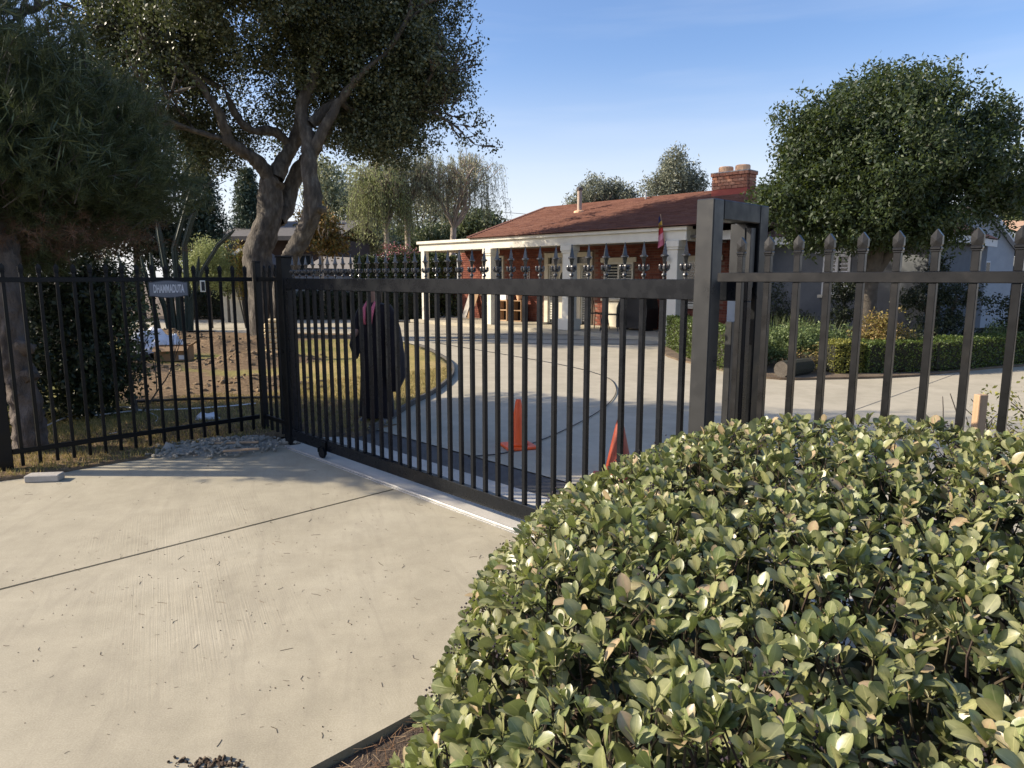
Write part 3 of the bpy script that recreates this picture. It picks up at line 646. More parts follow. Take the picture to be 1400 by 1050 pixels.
for k in range(5):
    z = 4.11+k*.09; off = 0 if k % 2 else .11; n = 6
    big = .0 if k < 4 else .03
    L_ = cx1-cx0+2*big; step = L_/6
    for j in range(7 if off else 6):
        a = max(0, j*step-(step/2 if off else 0)); b = min(L_, (j+1)*step-(step/2 if off else 0))
        put_brick(cx0-big+(a+b)/2, cy0+.025-big, z, b-a-.012, .09)
    for j in range(3):
        dd = (cy1-cy0-.1+2*big)/3; put_brick(cx1-.025+big, cy0+.09-big+dd*(j+.5), z, .09, dd-.012); put_brick(cx0+.025-big, cy0+.09-big+dd*(j+.5), z, .09, dd-.012)
m = MB(); m.bbox(cx0-.04, cy0-.04, 4.551, cx1+.04, cy1+.04, 4.585, .008); m.build('mortar_cap', M['concreteblock'], ch)
for x in (-.26, .26):
    m = MB(); cxx = (cx0+cx1)/2+x; cyy = (cy0+cy1)/2
    m.lathe([(.2, 4.586), (.21, 4.6), (.21, 4.72), (.19, 4.75), (.16, 4.75), (.16, 4.6), (.15, 4.59)], 18, (cxx, cyy)); m.build('chimney_pot', M['clay'], ch, smooth=False)
# roof vent pipe
vx, vy = hx(-15.2), hv(18.0); vz = EZ+(RZ-EZ)*(vy-EV)/(RV-EV)
m = MB(); m.lathe([(.075, vz-.1), (.075, 4.42), (.075, 4.5)], 12, (vx, vy)); vp = m.build('vent_pipe', plain('vent_beige', (.42, .33, .26)), HS, smooth=False)
m = MB(); m.lathe([(.1, 4.42), (.11, 4.43), (.11, 4.5), (.05, 4.53)], 12, (vx, vy)); m.build('vent_cap', M['darkroof'], vp); m = MB(); m.lathe([(.2, vz-.05), (.18, vz+.03), (.08, vz+.06)], 12, (vx, vy)); m.build('vent_flashing', M['clay'], vp)
m = MB(); m.tube([(hx(-13.5), hv(19.3), 4.0), (hx(-13.5), hv(19.3), 4.32)], .03, 8); m.build('vent_pipe', M['galv'], HS)
# entrance door set
x0, x1 = hx(-15.99), hx(-13.95)
m = MB(); m.bbox(x0+.001, -.04, .1, x0+.17, .1, 2.39, .006); m.bbox(x1-.17, -.04, .1, x1-.001, .1, 2.39, .006); m.bbox(x0+.171, -.04, 2.24, x1-.171, .1, 2.39, .006); m.bbox(x0+.171, -.03, 1.97, x1-.171, .09, 2.04, .004)
for xm in (x0+.52, x1-.52): m.bbox(xm-.05, -.03, .1, xm+.05, .09, 1.969, .004)
df = m.build('door_frame', M['cream'], HS)
m = MB(); m.box(x0+.171, .06, 2.041, x1-.171, .07, 2.239); m.build('transom_pane', M['glass'], df)
for i in (1, 2): m = MB(); xx = x0+.17+(x1-x0-.34)*i/3; m.box(xx-.015, .03, 2.041, xx+.015, .059, 2.239); m.build('glazing_bar', M['cream'], df)
xa, xb = x0+.57, x1-.57
m = MB(); m.bbox(xa+.001, .02, .12, xb-.001, .07, 1.965, .004)
for (a, b, c, d) in ((xa+.1, (xa+xb)/2-.04, .25, .75), ((xa+xb)/2+.04, xb-.1, .25, .75), (xa+.1, (xa+xb)/2-.04, .85, 1.4), ((xa+xb)/2+.04, xb-.1, .85, 1.4)): m.bbox(a, .005, c, b, .019, d, .012)
dr = m.build('door', M['cream'], HS)
m = MB(); cxm = (xa+xb)/2; rr_ = (xb-xa)/2-.08; pts = [(cxm+rr_*math.cos(math.pi*i/14), 1.52+rr_*math.sin(math.pi*i/14)) for i in range(15)]
m.add([(x, .012, z) for x, z in pts]+[(x, .0185, z) for x, z in pts], [tuple(range(15)), tuple(range(29, 14, -1))]); m.build('fanlight', M['glass'], dr)
m = MB()
for i in (1, 2, 3): m.bar((cxm, .006, 1.53), (cxm+rr_*math.cos(math.pi*i/4), .006, 1.52+rr_*math.sin(math.pi*i/4)), .018, .008)
m.build('fanlight_bar', M['cream'], dr)
m = MB(); m.lathe([(.02, -.0), (.03, .01), (.03, .03), (.01, .04)], 10); k = m.build('door_knob', plain('brass', (.5, .35, .12), .3, .9), dr); k.location = (xb-.07, .0, 1.05); k.rotation_euler = (math.pi/2, 0, 0)
def louvres(parent, a, b, z0, z1, y, mat, n=None, pitch=.055):
    k = int((z1-z0)/pitch); s = None
    m = MB(); m.bar((a, y, z0+pitch/2), (b, y, z0+pitch/2), .008, .036, (0, .7, .7)); s = m.build('slat', mat, parent)
    for i in range(1, k): inst(s, parent, (0, 0, i*pitch))
for (a, b) in ((x0+.171, x0+.469), (x1-.469, x1-.171)):
    m = MB(); m.box(a+.001, .05, .12, b-.001, .06, 1.968); sp_ = m.build('side_light', M['glass'], HS); m = MB()
    for xe in (a+.001, b-.041): m.bbox(xe, .01, .12, xe+.04, .049, 1.968, .003)
    m.build('side_light_frame', M['shut'], sp_); louvres(sp_, a+.042, b-.042, .2, 1.9, .03, M['shut'])
m = MB(); m.bbox(x0+.3, -.55, .1001, x1-.3, -.05, .13, .01); m.build('door_mat', M['blackplastic'], HS)
# shuttered windows
def window(u0, u1, z0, z1, name='window', lintel=True, shutters=True, parent=None, y=0., frame=None, pane=None):
    parent = parent or HS; frame = frame or M['shut']
    x0, x1 = hx(u0), hx(u1); m = MB(); f = .06
    m.bbox(x0+.001, y-.03, z0+.001, x0+f, y+.1, z1-.001, .004); m.bbox(x1-f, y-.03, z0+.001, x1-.001, y+.1, z1-.001, .004); m.bbox(x0+f+.001, y-.03, z1-f, x1-f-.001, y+.1, z1-.001, .004); m.bbox(x0+f+.001, y-.03, z0+.001, x1-f-.001, y+.1, z0+f, .004); m.bbox((x0+x1)/2-.03, y-.02, z0+f+.001, (x0+x1)/2+.03, y+.09, z1-f-.001, .003)
    w = m.build(name, frame, parent)
    m = MB(); m.box(x0+f, y+.07, z0+f, x1-f, y+.08, z1-f); m.build('pane', M['glass'], w)
    if shutters:
        for a, b in ((x0+f+.005, (x0+x1)/2-.035), ((x0+x1)/2+.035, x1-f-.005)): louvres(w, a, b, z0+f, z1-f, y+.03, frame, pitch=.085)
    if lintel: m = MB(); m.bbox(x0-.12, y-.05, z1+.0, x1+.12, y-.008, z1+.14, .006); m.build('lintel', M['cream'], w)
    m = MB(); m.bbox(x0-.06, y-.09, z0-.07, x1+.06, y-.008, z0, .006); m.build('sill', M['cream'], w); return w
window(-13.49, -12.39, .95, 2.05); window(-11.0, -9.6, .8, 2.05)
window(-19.1, -18.0, 1.0, 2.35, lintel=False, shutters=False)
m = MB(); m.box(hx(-13.45), -.03, .1, hx(-12.43), -.007, .86); m.build('lower_panel', M['cream'], HS)
m = MB(); xx = hx(-16.75); m.bbox(xx-.1, -.09, 1.78, xx+.1, -.02, 1.8, .003)
for s in (-.09, .09): m.bar((xx+s, -.06, 1.5), (xx+s, -.06, 1.78), .015)
m.bar((xx, -.06, 1.55), (xx, -.06, 1.85), .02); m.bar((xx-.09, -.06, 1.64), (xx+.09, -.06, 1.64), .015); m.build('wall_lantern', M['trim'], HS)
m = MB(); m.tube([(hx(-20.38), hv(17.1), 2.3), (hx(-20.38), hv(17.1), .1)], .035, 8); m.build('downpipe', M['trim'], HS)
# right stucco wing
WG = thing('house_wing', 'grey stucco wing of the house with one white framed window', 'house', W(-15, 17.2), ANG)
yw = hv(16.5); opw = [(hx(-6.56), hx(-5.95), 1.2, 2.12)]
m = MB(); wall_with(m, hx(-8.0), hx(-4.4), yw, yw+.2, 0, 2.5, opw); m.box(hx(-4.6), yw+.201, 0, hx(-4.4), yw+5, 2.5); m.build('wall', M['stucco'], WG)
m = MB(); m.box(hx(-8.6), hv(15.9), 0, hx(-8.02), hv(16.69), 2.6); m.build('porch_end_wall', M['stucco2'], WG)
m = MB(); m.bbox(hx(-8.0), yw-.36, 2.36, hx(-4.2), yw-.33, 2.54, .004); m.bbox(hx(-4.23), yw-.329, 2.36, hx(-4.2), yw+5, 2.54, .004); m.build('fascia', M['trim'], WG)
m = MB(); m.add([(hx(-8.0), yw-.4, 2.55), (hx(-4.15), yw-.4, 2.55), (hx(-5.4), yw+2.6, 3.35), (hx(-8.0), yw+2.6, 3.35), (hx(-4.15), yw+5, 2.55), (hx(-8.0), yw+5, 2.55)], [(0, 1, 2, 3), (1, 4, 2), (4, 5, 3, 2)]); m.build('roof', M['roof'], WG)
window(-6.56, -5.95, 1.2, 2.12, parent=WG, y=yw, lintel=False, shutters=True, frame=M['trim'])
m = MB(); m.bbox(hx(-6.75), yw-.05, 2.14, hx(-5.75), yw-.005, 2.24, .005); m.build('window_head', M['trim'], WG)
# dark mass of the house back volume so that nothing shows through
# neighbour: pale gabled house
gp = P(1343, 285, 22); ga = R(17.5)
GH = thing('gabled_house', 'pale blue-grey gabled house partly behind the round tree', 'house', (gp.x, 22, 0), ga)
apz = gp.z; m = MB(); hw = 1.55; ez = 2.45; wx = 3.6
m.add([(-wx, 0, 0), (hw, 0, 0), (hw, 0, ez), (0, 0, apz), (-wx, 0, ez-.5), (-wx, 6, 0), (hw, 6, 0), (hw, 6, ez), (0, 6, apz), (-wx, 6, ez-.5)], [(0, 1, 2, 3, 4), (5, 9, 8, 7, 6), (1, 6, 7, 2), (0, 4, 9, 5)]); m.build('wall', M['stucco2'], GH)
m = MB()
sl_ = (apz-ez)/hw
for y in (-.12,): m.bar((0, y, apz+.06), (hw+.35, y, ez-.35*sl_+.06), .12, .16, (0, 1, 0)); m.bar((0, y, apz+.06), (-wx, y, ez-.5+.06), .12, .16, (0, 1, 0))
m.build('bargeboard', M['trim'], GH)
m = MB(); m.add([(0, -.15, apz+.15), (hw+.4, -.15, ez-.4*sl_+.15), (hw+.4, 6.1, ez-.4*sl_+.15), (0, 6.1, apz+.15), (-wx-.1, -.15, ez-.4), (-wx-.1, 6.1, ez-.4)], [(0, 1, 2, 3), (0, 3, 5, 4)]); m.build('roof', M['darkroof'], GH)
for i in range(5): m = MB(); m.box(-.02, -.02, apz-.75+i*.09, .2, -.004, apz-.71+i*.09); m.build('vent_slot', M['glass'], GH)
m = MB(); m.bbox(-1.05, -.03, 1.55, -.15, -.003, 2.05, .01); wn = m.build('window', M['trim'], GH)
m = MB(); m.box(-1.0, -.036, 1.6, -.62, -.031, 2.0); m.build('pane', M['glass'], wn); m = MB(); m.box(-.58, -.036, 1.6, -.2, -.031, 2.0); m.build('blind', M['cream'], wn)
m = MB(); m.bbox(.15, -.03, 1.6, .55, -.003, 2.1, .01); wn = m.build('window', M['trim'], GH); m = MB(); m.box(.18, -.036, 1.64, .34, -.031, 2.06); m.box(.37, -.036, 1.64, .52, -.031, 2.06); m.build('pane', M['glass'], wn)
# side annexe at the far right
'''AX = thing('annexe', 'low taupe outbuilding between the grey wing and the gabled house', 'outbuilding', W(-4.35, 17.5), ANG+R(12))
m = MB(); m.box(.0, 0, 0, 2.1, 2.5, 2.15); m.build('wall', M['taupe'], AX); m = MB(); m.bbox(-.05, -.15, 2.151, 2.2, 2.6, 2.3, .01); m.build('flat_roof', M['trim'], AX)'''
NH = thing('neighbour_house', 'white trimmed far house at the right edge behind the fence', 'house', (17.6, 22.6, 0), ga)
m = MB(); m.box(0, 0, 0, 5, 5, 2.3); m.build('wall', M['stucco'], NH); m = MB(); m.bbox(-.3, -.4, 2.301, 5.3, -.3, 2.5, .01); m.build('fascia', M['trim'], NH)
m = MB(); m.add([(-.3, -.4, 2.5), (5.3, -.4, 2.5), (5.3, 2.5, 3.6), (-.3, 2.5, 3.6)], [(0, 1, 2, 3)]); m.build('roof', M['clay'], NH)
m = MB(); m.bbox(.3, -.03, 1.0, 1.0, -.003, 1.9, .01); wn = m.build('window', M['trim'], NH); m = MB(); m.box(.36, -.037, 1.06, .94, -.031, 1.84); m.build('pane', M['glass'], wn)
# ---- porch things
PO = lambda u, v, z=.1: W(u, v, z)
b = thing('covered_barbecue', 'large barbecue under a black cover on the porch', 'barbecue', PO(-11.75, 16.5), ANG)
m = MB(); vsx = []
for z, w, d in ((.0, .0, 0),): pass
pr = [(-.5, .06), (-.5, .62), (-.4, .86), (-.1, .92), (.12, .88), (.3, .97), (.5, .9), (.56, .6), (.52, .06)]
n = len(pr); m.add([(x, -.28, z) for x, z in pr]+[(x*1.02, 0, z*1.06) for x, z in pr]+[(x, .28, z) for x, z in pr], [tuple(range(n)), tuple(range(3*n-1, 2*n-1, -1))]+[(k*n+i, k*n+(i+1) % n, (k+1)*n+(i+1) % n, (k+1)*n+i) for k in (0, 1) for i in range(n)])
m.build('cover', M['blackplastic'], b)
for x in (-.42, .42): MB().box(x-.03, -.2, 0, x+.03, .2, .059).build('foot', M['blackplastic'], b)
def metal_chair(u, v, rz, label):
    c = thing('metal_chair', label, 'chair', PO(u, v), ANG+rz, 'thin black metal chairs on the porch')
    for x, y in ((-.2, -.2), (.2, -.2), (-.2, .2), (.2, .2)):
        m = MB(); m.bar((x*1.25, y*1.25, 0), (x, y, .45), .02); m.build('leg', M['blackplastic'], c)
    m = MB(); m.bbox(-.23, -.23, .4505, .23, .23, .475, .005); m.build('seat', M['blackplastic'], c)
    m = MB(); m.tube([(-.21, .21, .476), (-.22, .25, .7), (-.14, .29, .92), (0, .30, .96), (.14, .29, .92), (.22, .25, .7), (.21, .21, .476)], .012, 6)
    for x in (-.1, 0, .1): m.bar((x, .22, .476), (x*.9, .295, .93), .01)
    m.build('backrest', M['blackplastic'], c)
metal_chair(-12.75, 16.0, R(100), 'black metal chair left of the covered barbecue, nearer the door')
metal_chair(-12.1, 15.75, R(-60), 'black metal chair close against the covered barbecue')
s = thing('storage_crate', 'wooden crate on the porch with a white box on top', 'crate', PO(-17.5, 16.8), ANG)
def crate(root, w, d, h, mat):
    for z in (0, h*.5, h-.03): MB().box(-w/2, -d/2, z, w/2, d/2, z+.03).build('shelf', mat, root)
    for x in (-w/2-.02, w/2): MB().box(x, -d/2, 0, x+.02, d/2, h).build('side_panel', mat, root)
    MB().box(-w/2, d/2+.001, 0, w/2, d/2+.02, h).build('back_panel', M['blackplastic'], root)
crate(s, .42, .3, .72, M['wood'])
q = thing('white_box', 'white box on top of the left porch crate', 'box', PO(-17.5, 16.8, .82), ANG); MB().bbox(-.17, -.12, 0.001, .17, .12, .25, .01).build('box_body', M['plastic_white'], q); MB().bbox(-.18, -.13, .251, .18, .13, .28, .006).build('lid', M['plastic_white'], q)
s = thing('storage_crate', 'wooden crate on the porch beside the entrance with an orange pot on top', 'crate', PO(-16.85, 16.85), ANG); crate(s, .42, .3, .72, M['cardboard'])
q = thing('plant_pot', 'small orange pot on the right porch crate', 'pot', PO(-16.85, 16.85, .821), ANG); MB().lathe([(.07, 0), (.1, .15), (.12, .16), (.12, .2), (.1, .2), (.09, .05)], 14).build('pot_body', M['clay'], q)
for i, (u, lb) in enumerate(((-19.55, 'grey board leaning on the porch wall, nearer the corner'), (-19.25, 'brown board leaning on the porch wall, nearer the crate'))):
    q = thing('leaning_board', lb, 'board', PO(u, 17.0), ANG, 'boards leaning on the porch wall'); m = MB(); m.bar((0, -.35, 0.01), (0, .14, 1.15), .24, .02, (0, 1, 0)); m.build('board_face', M['concreteblock'] if i == 0 else M['cardboard'], q)
# flag
fp = thing('flag', 'small five-coloured striped flag leaning on a thin pole from the porch column', 'flag', W(-9.78, 14.98, 2.05), 0)
a = Vector((0, 0, 0)); b2 = P(903, 293, 17.75)-Vector(fp.location)
m = MB(); m.tube([a, b2], .012, 6); m.build('flag_pole', M['wood'], fp)
flagcols = [(.02, .03, .12), (.6, .38, .06), (.5, .04, .04), (.62, .28, .32), (.45, .12, .16)]
for i, c in enumerate(flagcols):
    m = MB(); f0, f1 = .99-i*.13, .99-(i+1)*.13; A_, B_ = b2*f0, b2*f1
    wa, wb = .05+.028*i, .05+.028*(i+1); ww = [Vector((-.25*wa*4*math.sin(j), .03*math.sin(j*3+i), -.30*wa*2*j)) for j in (0, .5, 1)]
    rows = []
    for fr, wd2 in ((f0, wa), (f1, wb)):
        for j in range(4): rows.append(b2*fr+Vector((-.9*wd2*j/3, .03*math.sin(j*2.2+fr*6), -.35*wd2*j/3-.05*j/3)))
    nv = len(rows); rows += [x+Vector((0, .004, 0)) for x in rows]
    fs = []
    for j in range(3): fs += [(j, j+1, 5+j, 4+j), (nv+j, nv+4+j, nv+5+j, nv+j+1)]
    m.add(rows, fs); m.build('stripe', plain('flag_'+'abcde'[i], c, .8), fp)
m = MB(); m.bbox(-.03, -.02, -.06, .03, .05, .05, .004); m.build('bracket', M['galv'], fp)
# ================================================================ FOREGROUND HEDGE
HR = thing('hedge', 'big broad-leaved hedge filling the right foreground below the near fence', 'hedge', W(-.4, 1.7))
def hleft(v): return -1.95+.55*max(0, (1.75-v)/.85)**1.3 if v < 1.75 else -1.95
def hedge_z(u, v):
    cl = lambda x: max(0., min(1., x)); f = lambda x, k=2.3, e=.5: (1-(1-cl(x))**k)**e
    lf = cl((-.6-u)/1.1)
    top = 1.0+.05*mn.noise(Vector((u*1.7, v*1.7, 0)))+.03*mn.noise(Vector((u*5, v*5, 9)))+.10*cl((v-1.2)/1.2)*cl((u+1.7)/.6)-.06*cl((-1.0-u)/1.0)
    return top*f((u-hleft(v))/.8, 2.1, .58)*f((2.80-v)/(.16+.75*lf))*f((v-.42)/.25)*f((3.2-u)/.3)
rg = np.random.default_rng(11)
ros = []      # point, normal
while len(ros) < 10500:
    u = rg.uniform(-2.12, 2.6); v = rg.uniform(.42, 2.82)
    if u < hleft(v): continue
    z = hedge_z(u, v); e = .03
    gx = (hedge_z(u+e, v)-hedge_z(u-e, v))/(2*e); gy = (hedge_z(u, v+e)-hedge_z(u, v-e))/(2*e)
    wgt = min(math.sqrt(1+gx*gx+gy*gy), 8)
    if rg.random() > wgt/8 and rg.random() > .28: continue
    n = UX*(-gx)+VX*(-gy)+Vector((0, 0, 1)); n.normalize()
    zz = z if wgt < 2 else z*rg.uniform(.25, 1.0)
    depth = 0 if rg.random() < .5 else rg.uniform(.02, .17)
    ros.append((W(u, v, zz)-n*depth, n, depth, z))
K = 6
SS = (0, .2, .42, .62, .8, .93, 1)
tpl = []     # leaf outline: obovate, folded along the midrib and curled
for i in range(K+1):
    s = SS[i]; w = (.03, .13, .23, .275, .24, .14, .015)[i]
    zc = -.22*s*s+.05*s
    for k in (-1, 0, 1): tpl.append((s, k*w, zc+(.075*abs(k)*(w/.27))))
tpl = np.array(tpl); tf = np.array([(a*3+b, a*3+b+1, (a+1)*3+b+1, (a+1)*3+b) for a in range(K) for b in range(2)])
LP, LA, LN, LL, LD = [], [], [], [], []
tw = MB(); bermb = MB()
for ip_, (p, n, depth, z) in enumerate(ros):
    ax = (n*.75+Vector((0, 0, .55))+Vector(rg.normal(size=3)*.28)).normalized(); k = int(rg.integers(5, 10)); ph = rg.random()*6.28
    o1 = ax.orthogonal().normalized(); o2 = ax.cross(o1); sz = rg.uniform(.75, 1.25)
    for j in range(k):
        a = ph+j*2.4; tilt = rg.uniform(.35, 1.25) if j > 2 else rg.uniform(.15, .6)
        dr_ = (ax*math.cos(tilt)+(o1*math.cos(a)+o2*math.sin(a))*math.sin(tilt)).normalized()
        nr = (ax*math.sin(tilt)-(o1*math.cos(a)+o2*math.sin(a))*math.cos(tilt)); nr = (nr+Vector(rg.normal(size=3)*.25)); nr = (nr-dr_*nr.dot(dr_)).normalized()
        LP.append(p+ax*(-.018*(j/k))+dr_*.004); LA.append(dr_); LN.append(nr); LL.append(.0372*sz*rg.uniform(.5, 1.25)*(.7 if j < 2 else 1)); LD.append(depth)
    if ip_ % 2 == 0:
        q = p-ax*.10+Vector(rg.normal(size=3)*.02); tw.tube([q, (p+q)/2+Vector(rg.normal(size=3)*.006), p], [.0028, .0022, .0016], 4, False)
    if rg.random() < .10:
        c0 = p+ax*.012+Vector(rg.normal(size=3)*.01)
        for j in range(8):
            c = c0+Vector(rg.normal(size=3)*.011); rb = .0035
            bermb.add([c+Vector(d)*rb for d in ((1, 0, 0), (-1, 0, 0), (0, 1, 0), (0, -1, 0), (0, 0, 1), (0, 0, -1))], [(0, 2, 4), (2, 1, 4), (1, 3, 4), (3, 0, 4), (2, 0, 5), (1, 2, 5), (3, 1, 5), (0, 3, 5)])
LP = np.array([p[:] for p in LP]); LA = np.array([p[:] for p in LA]); LN = np.array([p[:] for p in LN]); LL = np.array(LL); LD = np.array(LD); LB = np.cross(LN, LA)
cp = np.array([0, 0, CAM_H]); dc = np.linalg.norm(LP-cp, axis=1)
dep = LP[:, 1]*math.cos(PITCH)-(LP[:, 2]-CAM_H)*math.sin(PITCH); sxp = 700+FOC*LP[:, 0]/dep; syp = 525-FOC*(LP[:, 1]*math.sin(PITCH)+(LP[:, 2]-CAM_H)*math.cos(PITCH))/dep
vis = (sxp > -20) & (sxp < 1420) & (syp > 0) & (syp < 1070) & (LD < .01) & (dep > .2)
order = np.argsort(np.where(vis, dc/LL*.05, 1e9)); single = order[:290]; rest = np.setdiff1d(np.arange(len(LP)), single)
HC = [(.15, .18, .055), (.23, .25, .085), (.30, .305, .115), (.38, .37, .165), (.22, .225, .11), (.16, .23, .055), (.31, .30, .17), (.55, .37, .23)]
def hedgeleaf(name, src):
    t = NT(name)
    if src == 'obj': f = t.n.new('ShaderNodeObjectInfo').outputs['Random']
    else: f = t.n.new('ShaderNodeNewGeometry').outputs['Random Per Island']
    st = [(i/8*.96, c) for i, c in enumerate(HC)]; st[-1] = (.955, HC[-1]); st[-2] = (.90, HC[-2])
    c = t.ramp(f, st); v = t.coord('World'); c = t.mix(.35, c, t.ramp(t.noise(v, 60, 4), [(.35, (.09, .11, .04)), (.65, (.36, .35, .19))]))
    c = t.mix(t.ramp(t.noise(v, 22, 3), [(.62, (0, 0, 0)), (.72, (.5, .5, .5))]), c, (.30, .21, .13))
    rb_ = t.n.new('ShaderNodeAttribute'); rb_.attribute_name = 'rib'      # pale midrib, slightly darker margin
    c = t.mix(t.ramp(rb_.outputs['Fac'], [(.0, (.75, .75, .75)), (.10, (0, 0, 0))]), c, (.42, .42, .2)); c = t.mix(t.ramp(rb_.outputs['Fac'], [(.45, (0, 0, 0)), (1, (.45, .45, .45))]), c, (.11, .125, .05))
    t.col(c); t.set(rough=.36, spec=.5); t.bump(t.noise(v, 220, 2), .15, .001)
    tr = t.n.new('ShaderNodeBsdfTranslucent'); mx = t.n.new('ShaderNodeMixShader'); mx.inputs[0].default_value = .2; tr.inputs[0].default_value = (.28, .34, .08, 1)
    t.ln(t.b.outputs[0], mx.inputs[1]); t.ln(tr.outputs[0], mx.inputs[2]); t.ln(mx.outputs[0], t.out.inputs[0]); return t.m
M['hleaf_o'] = hedgeleaf('hedge_leaf', 'obj'); M['hleaf_i'] = hedgeleaf('hedge_leaf_mass', 'isl')
base = np.array(HR.location)
def leafV(idx):
    T = tpl[None]; L3 = LL[idx][:, None, None]; cu = np.random.default_rng(9).uniform(-.6, 2.0, len(LP))[idx][:, None, None]
    return (LP[idx][:, None]+L3*(T[..., 0:1]*LA[idx][:, None]+T[..., 1:2]*LB[idx][:, None]+T[..., 2:3]*cu*LN[idx][:, None])).reshape(-1, 3)
V = leafV(rest); F = (tf[None]+(np.arange(len(rest))*len(tpl))[:, None, None]).reshape(-1, 4)
hf = tag(arr_mesh('foliage', V, F, M['hleaf_i'], HR, base, True), kind='stuff'); RIB = np.tile(np.array([1., 0., 1.], np.float32), K+1)
hf.data.attributes.new('rib', 'FLOAT', 'POINT').data.foreach_set('value', np.tile(RIB, len(rest)))
vars_ = []
for k in range(4):
    tt = tpl.copy(); tt[:, 1] *= (.9, 1.05, 1.15, .95)[k]; tt[:, 2] += (0, .12, -.08, .05)[k]*tt[:, 0]**2; tt[:, 1] += (.05, -.04, 0, .08)[k]*tt[:, 0]**2
    me = bpy.data.meshes.new('leaf'); me.from_pydata(tt.tolist(), [], tf.tolist()); me.materials.append(M['hleaf_o']); me.polygons.foreach_set('use_smooth', [True]*len(me.polygons)); me.attributes.new('rib', 'FLOAT', 'POINT').data.foreach_set('value', RIB); vars_.append(me)
for i in single:
    o = bpy.data.objects.new('leaf', vars_[i % 4]); C.objects.link(o); o.parent = HR
    a, b, n = Vector(LA[i]), Vector(LB[i]), Vector(LN[i]); mt = Matrix((a, b, n)).transposed().to_4x4(); l_ = LL[i]
    o.matrix_local = Matrix.Translation(Vector(LP[i]-base))@mt@Matrix.Diagonal((l_, l_, l_, 1))
tag(tw.build('twigs', M['twig'], HR, base), kind='stuff'); tag(bermb.build('berries', M['berry'], HR, base), kind='stuff')
# woody stems and shaded inner twigs
m = MB(); r = random.Random(21); tips = []
for i in range(26):
    u = r.uniform(-1.1, 2.2); v = r.uniform(1.0, 2.3); branches(m, W(u, v, -.06), (r.uniform(-.3, .3), r.uniform(-.3, .3), 1), .26, .011, 3, r, tips, 5, .7, .2, 3, .75, .6, 3)
m.build('stems', M['bark'], HR, base)
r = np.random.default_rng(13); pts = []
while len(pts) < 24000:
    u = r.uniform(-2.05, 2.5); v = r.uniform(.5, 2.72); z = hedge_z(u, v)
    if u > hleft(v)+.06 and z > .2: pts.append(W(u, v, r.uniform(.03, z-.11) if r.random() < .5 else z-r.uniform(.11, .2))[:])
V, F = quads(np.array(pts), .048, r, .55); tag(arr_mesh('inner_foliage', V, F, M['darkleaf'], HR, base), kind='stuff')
# pine straw mulch under its left end, litter on the apron
r = random.Random(31); m = MB()
for i in range(5200):
    u = r.uniform(-1.93, -.8); v = r.uniform(-.3, 2.7); q = W(u, v, -.029+r.random()*.025); a = r.random()*6.28; l = r.uniform(.02, .07); z2 = r.uniform(-.012, .015)
    d = Vector((math.cos(a), math.sin(a), 0))*l; s = Vector((-math.sin(a), math.cos(a), 0))*.0011
    m.add([q-s, q+s, q+d+s+Vector((0, 0, z2)), q+d-s+Vector((0, 0, z2))], [(0, 1, 2, 3)])
tag(m.build('pine_straw', M['straw'], None), 'brown pine straw lying under the foreground hedge', 'pine straw', kind='stuff')
m = MB()
for i in range(620):
    u = r.uniform(-4.6, -1.98) if i % 3 else r.uniform(-6.3, -2); v = min(2.85, max(-.3, r.gauss(1.5, .8))); q = W(u, v, .0012); a = r.gauss(2.4, .7); big = r.random() < .2
    if r.random() < .65:
        l = r.uniform(.006, .02) if not big else r.uniform(.03, .06); k = r.uniform(-.25, .25)*l; d = Vector((math.cos(a), math.sin(a), 0)); s = Vector((-d.y, d.x, 0))
        m.tube([q, q+d*l*.5+s*k, q+d*l], .0006 if not big else .0009, 4, False)
    else: clod(m, q, r.uniform(.0015, .0045), r)
tag(m.build('litter', M['litter'], None), 'scattered dry needles and crumbs on the concrete apron', 'litter', kind='stuff')
m = MB()
for i in range(60): q = G(290+r.gauss(0, 22), 1043+r.gauss(0, 5), .004); clod(m, q, r.uniform(.004, .014), r)
tag(m.build('debris_clump', M['litter'], None), 'dark crumbly clump of debris at the lower edge of the apron', 'debris', kind='stuff')
# ================================================================ TREES
def tube_path(m, pts, rads, n=10, lump=.0, rng=None):
    P_ = [Vector(p) for p in pts]; out = []; rr2 = []
    for i in range(len(P_)-1):
        p0 = P_[max(i-1, 0)]; p1 = P_[i]; p2 = P_[i+1]; p3 = P_[min(i+2, len(P_)-1)]
        for s in range(4):
            t = s/4; out.append(.5*((2*p1)+(p2-p0)*t+(2*p0-5*p1+4*p2-p3)*t*t+(3*p1-p0-3*p2+p3)*t**3)); rr2.append(rads[i]*(1-t)+rads[i+1]*t)
    out.append(P_[-1]); rr2.append(rads[-1]); m.tube(out, rr2, n, False, lump, rng); return out
def rough_bark(o, sub, amp, sc):
    bm = bmesh.new(); bm.from_mesh(o.data)
    for k in range(sub): bmesh.ops.subdivide_edges(bm, edges=[e for e in bm.edges if e.calc_length() > .045*(2 if k == 0 else 1)], cuts=1, use_grid_fill=True)
    bm.normal_update()
    for v in bm.verts:
        p = v.co; q = Vector((p.x*sc, p.y*sc, p.z*sc*.45)); n = 1-abs(mn.noise(q*1.5))*2.2+.5*mn.noise(q*3.5)
        v.co = p+v.normal*amp*(n-.4)
    bm.to_mesh(o.data); bm.free()
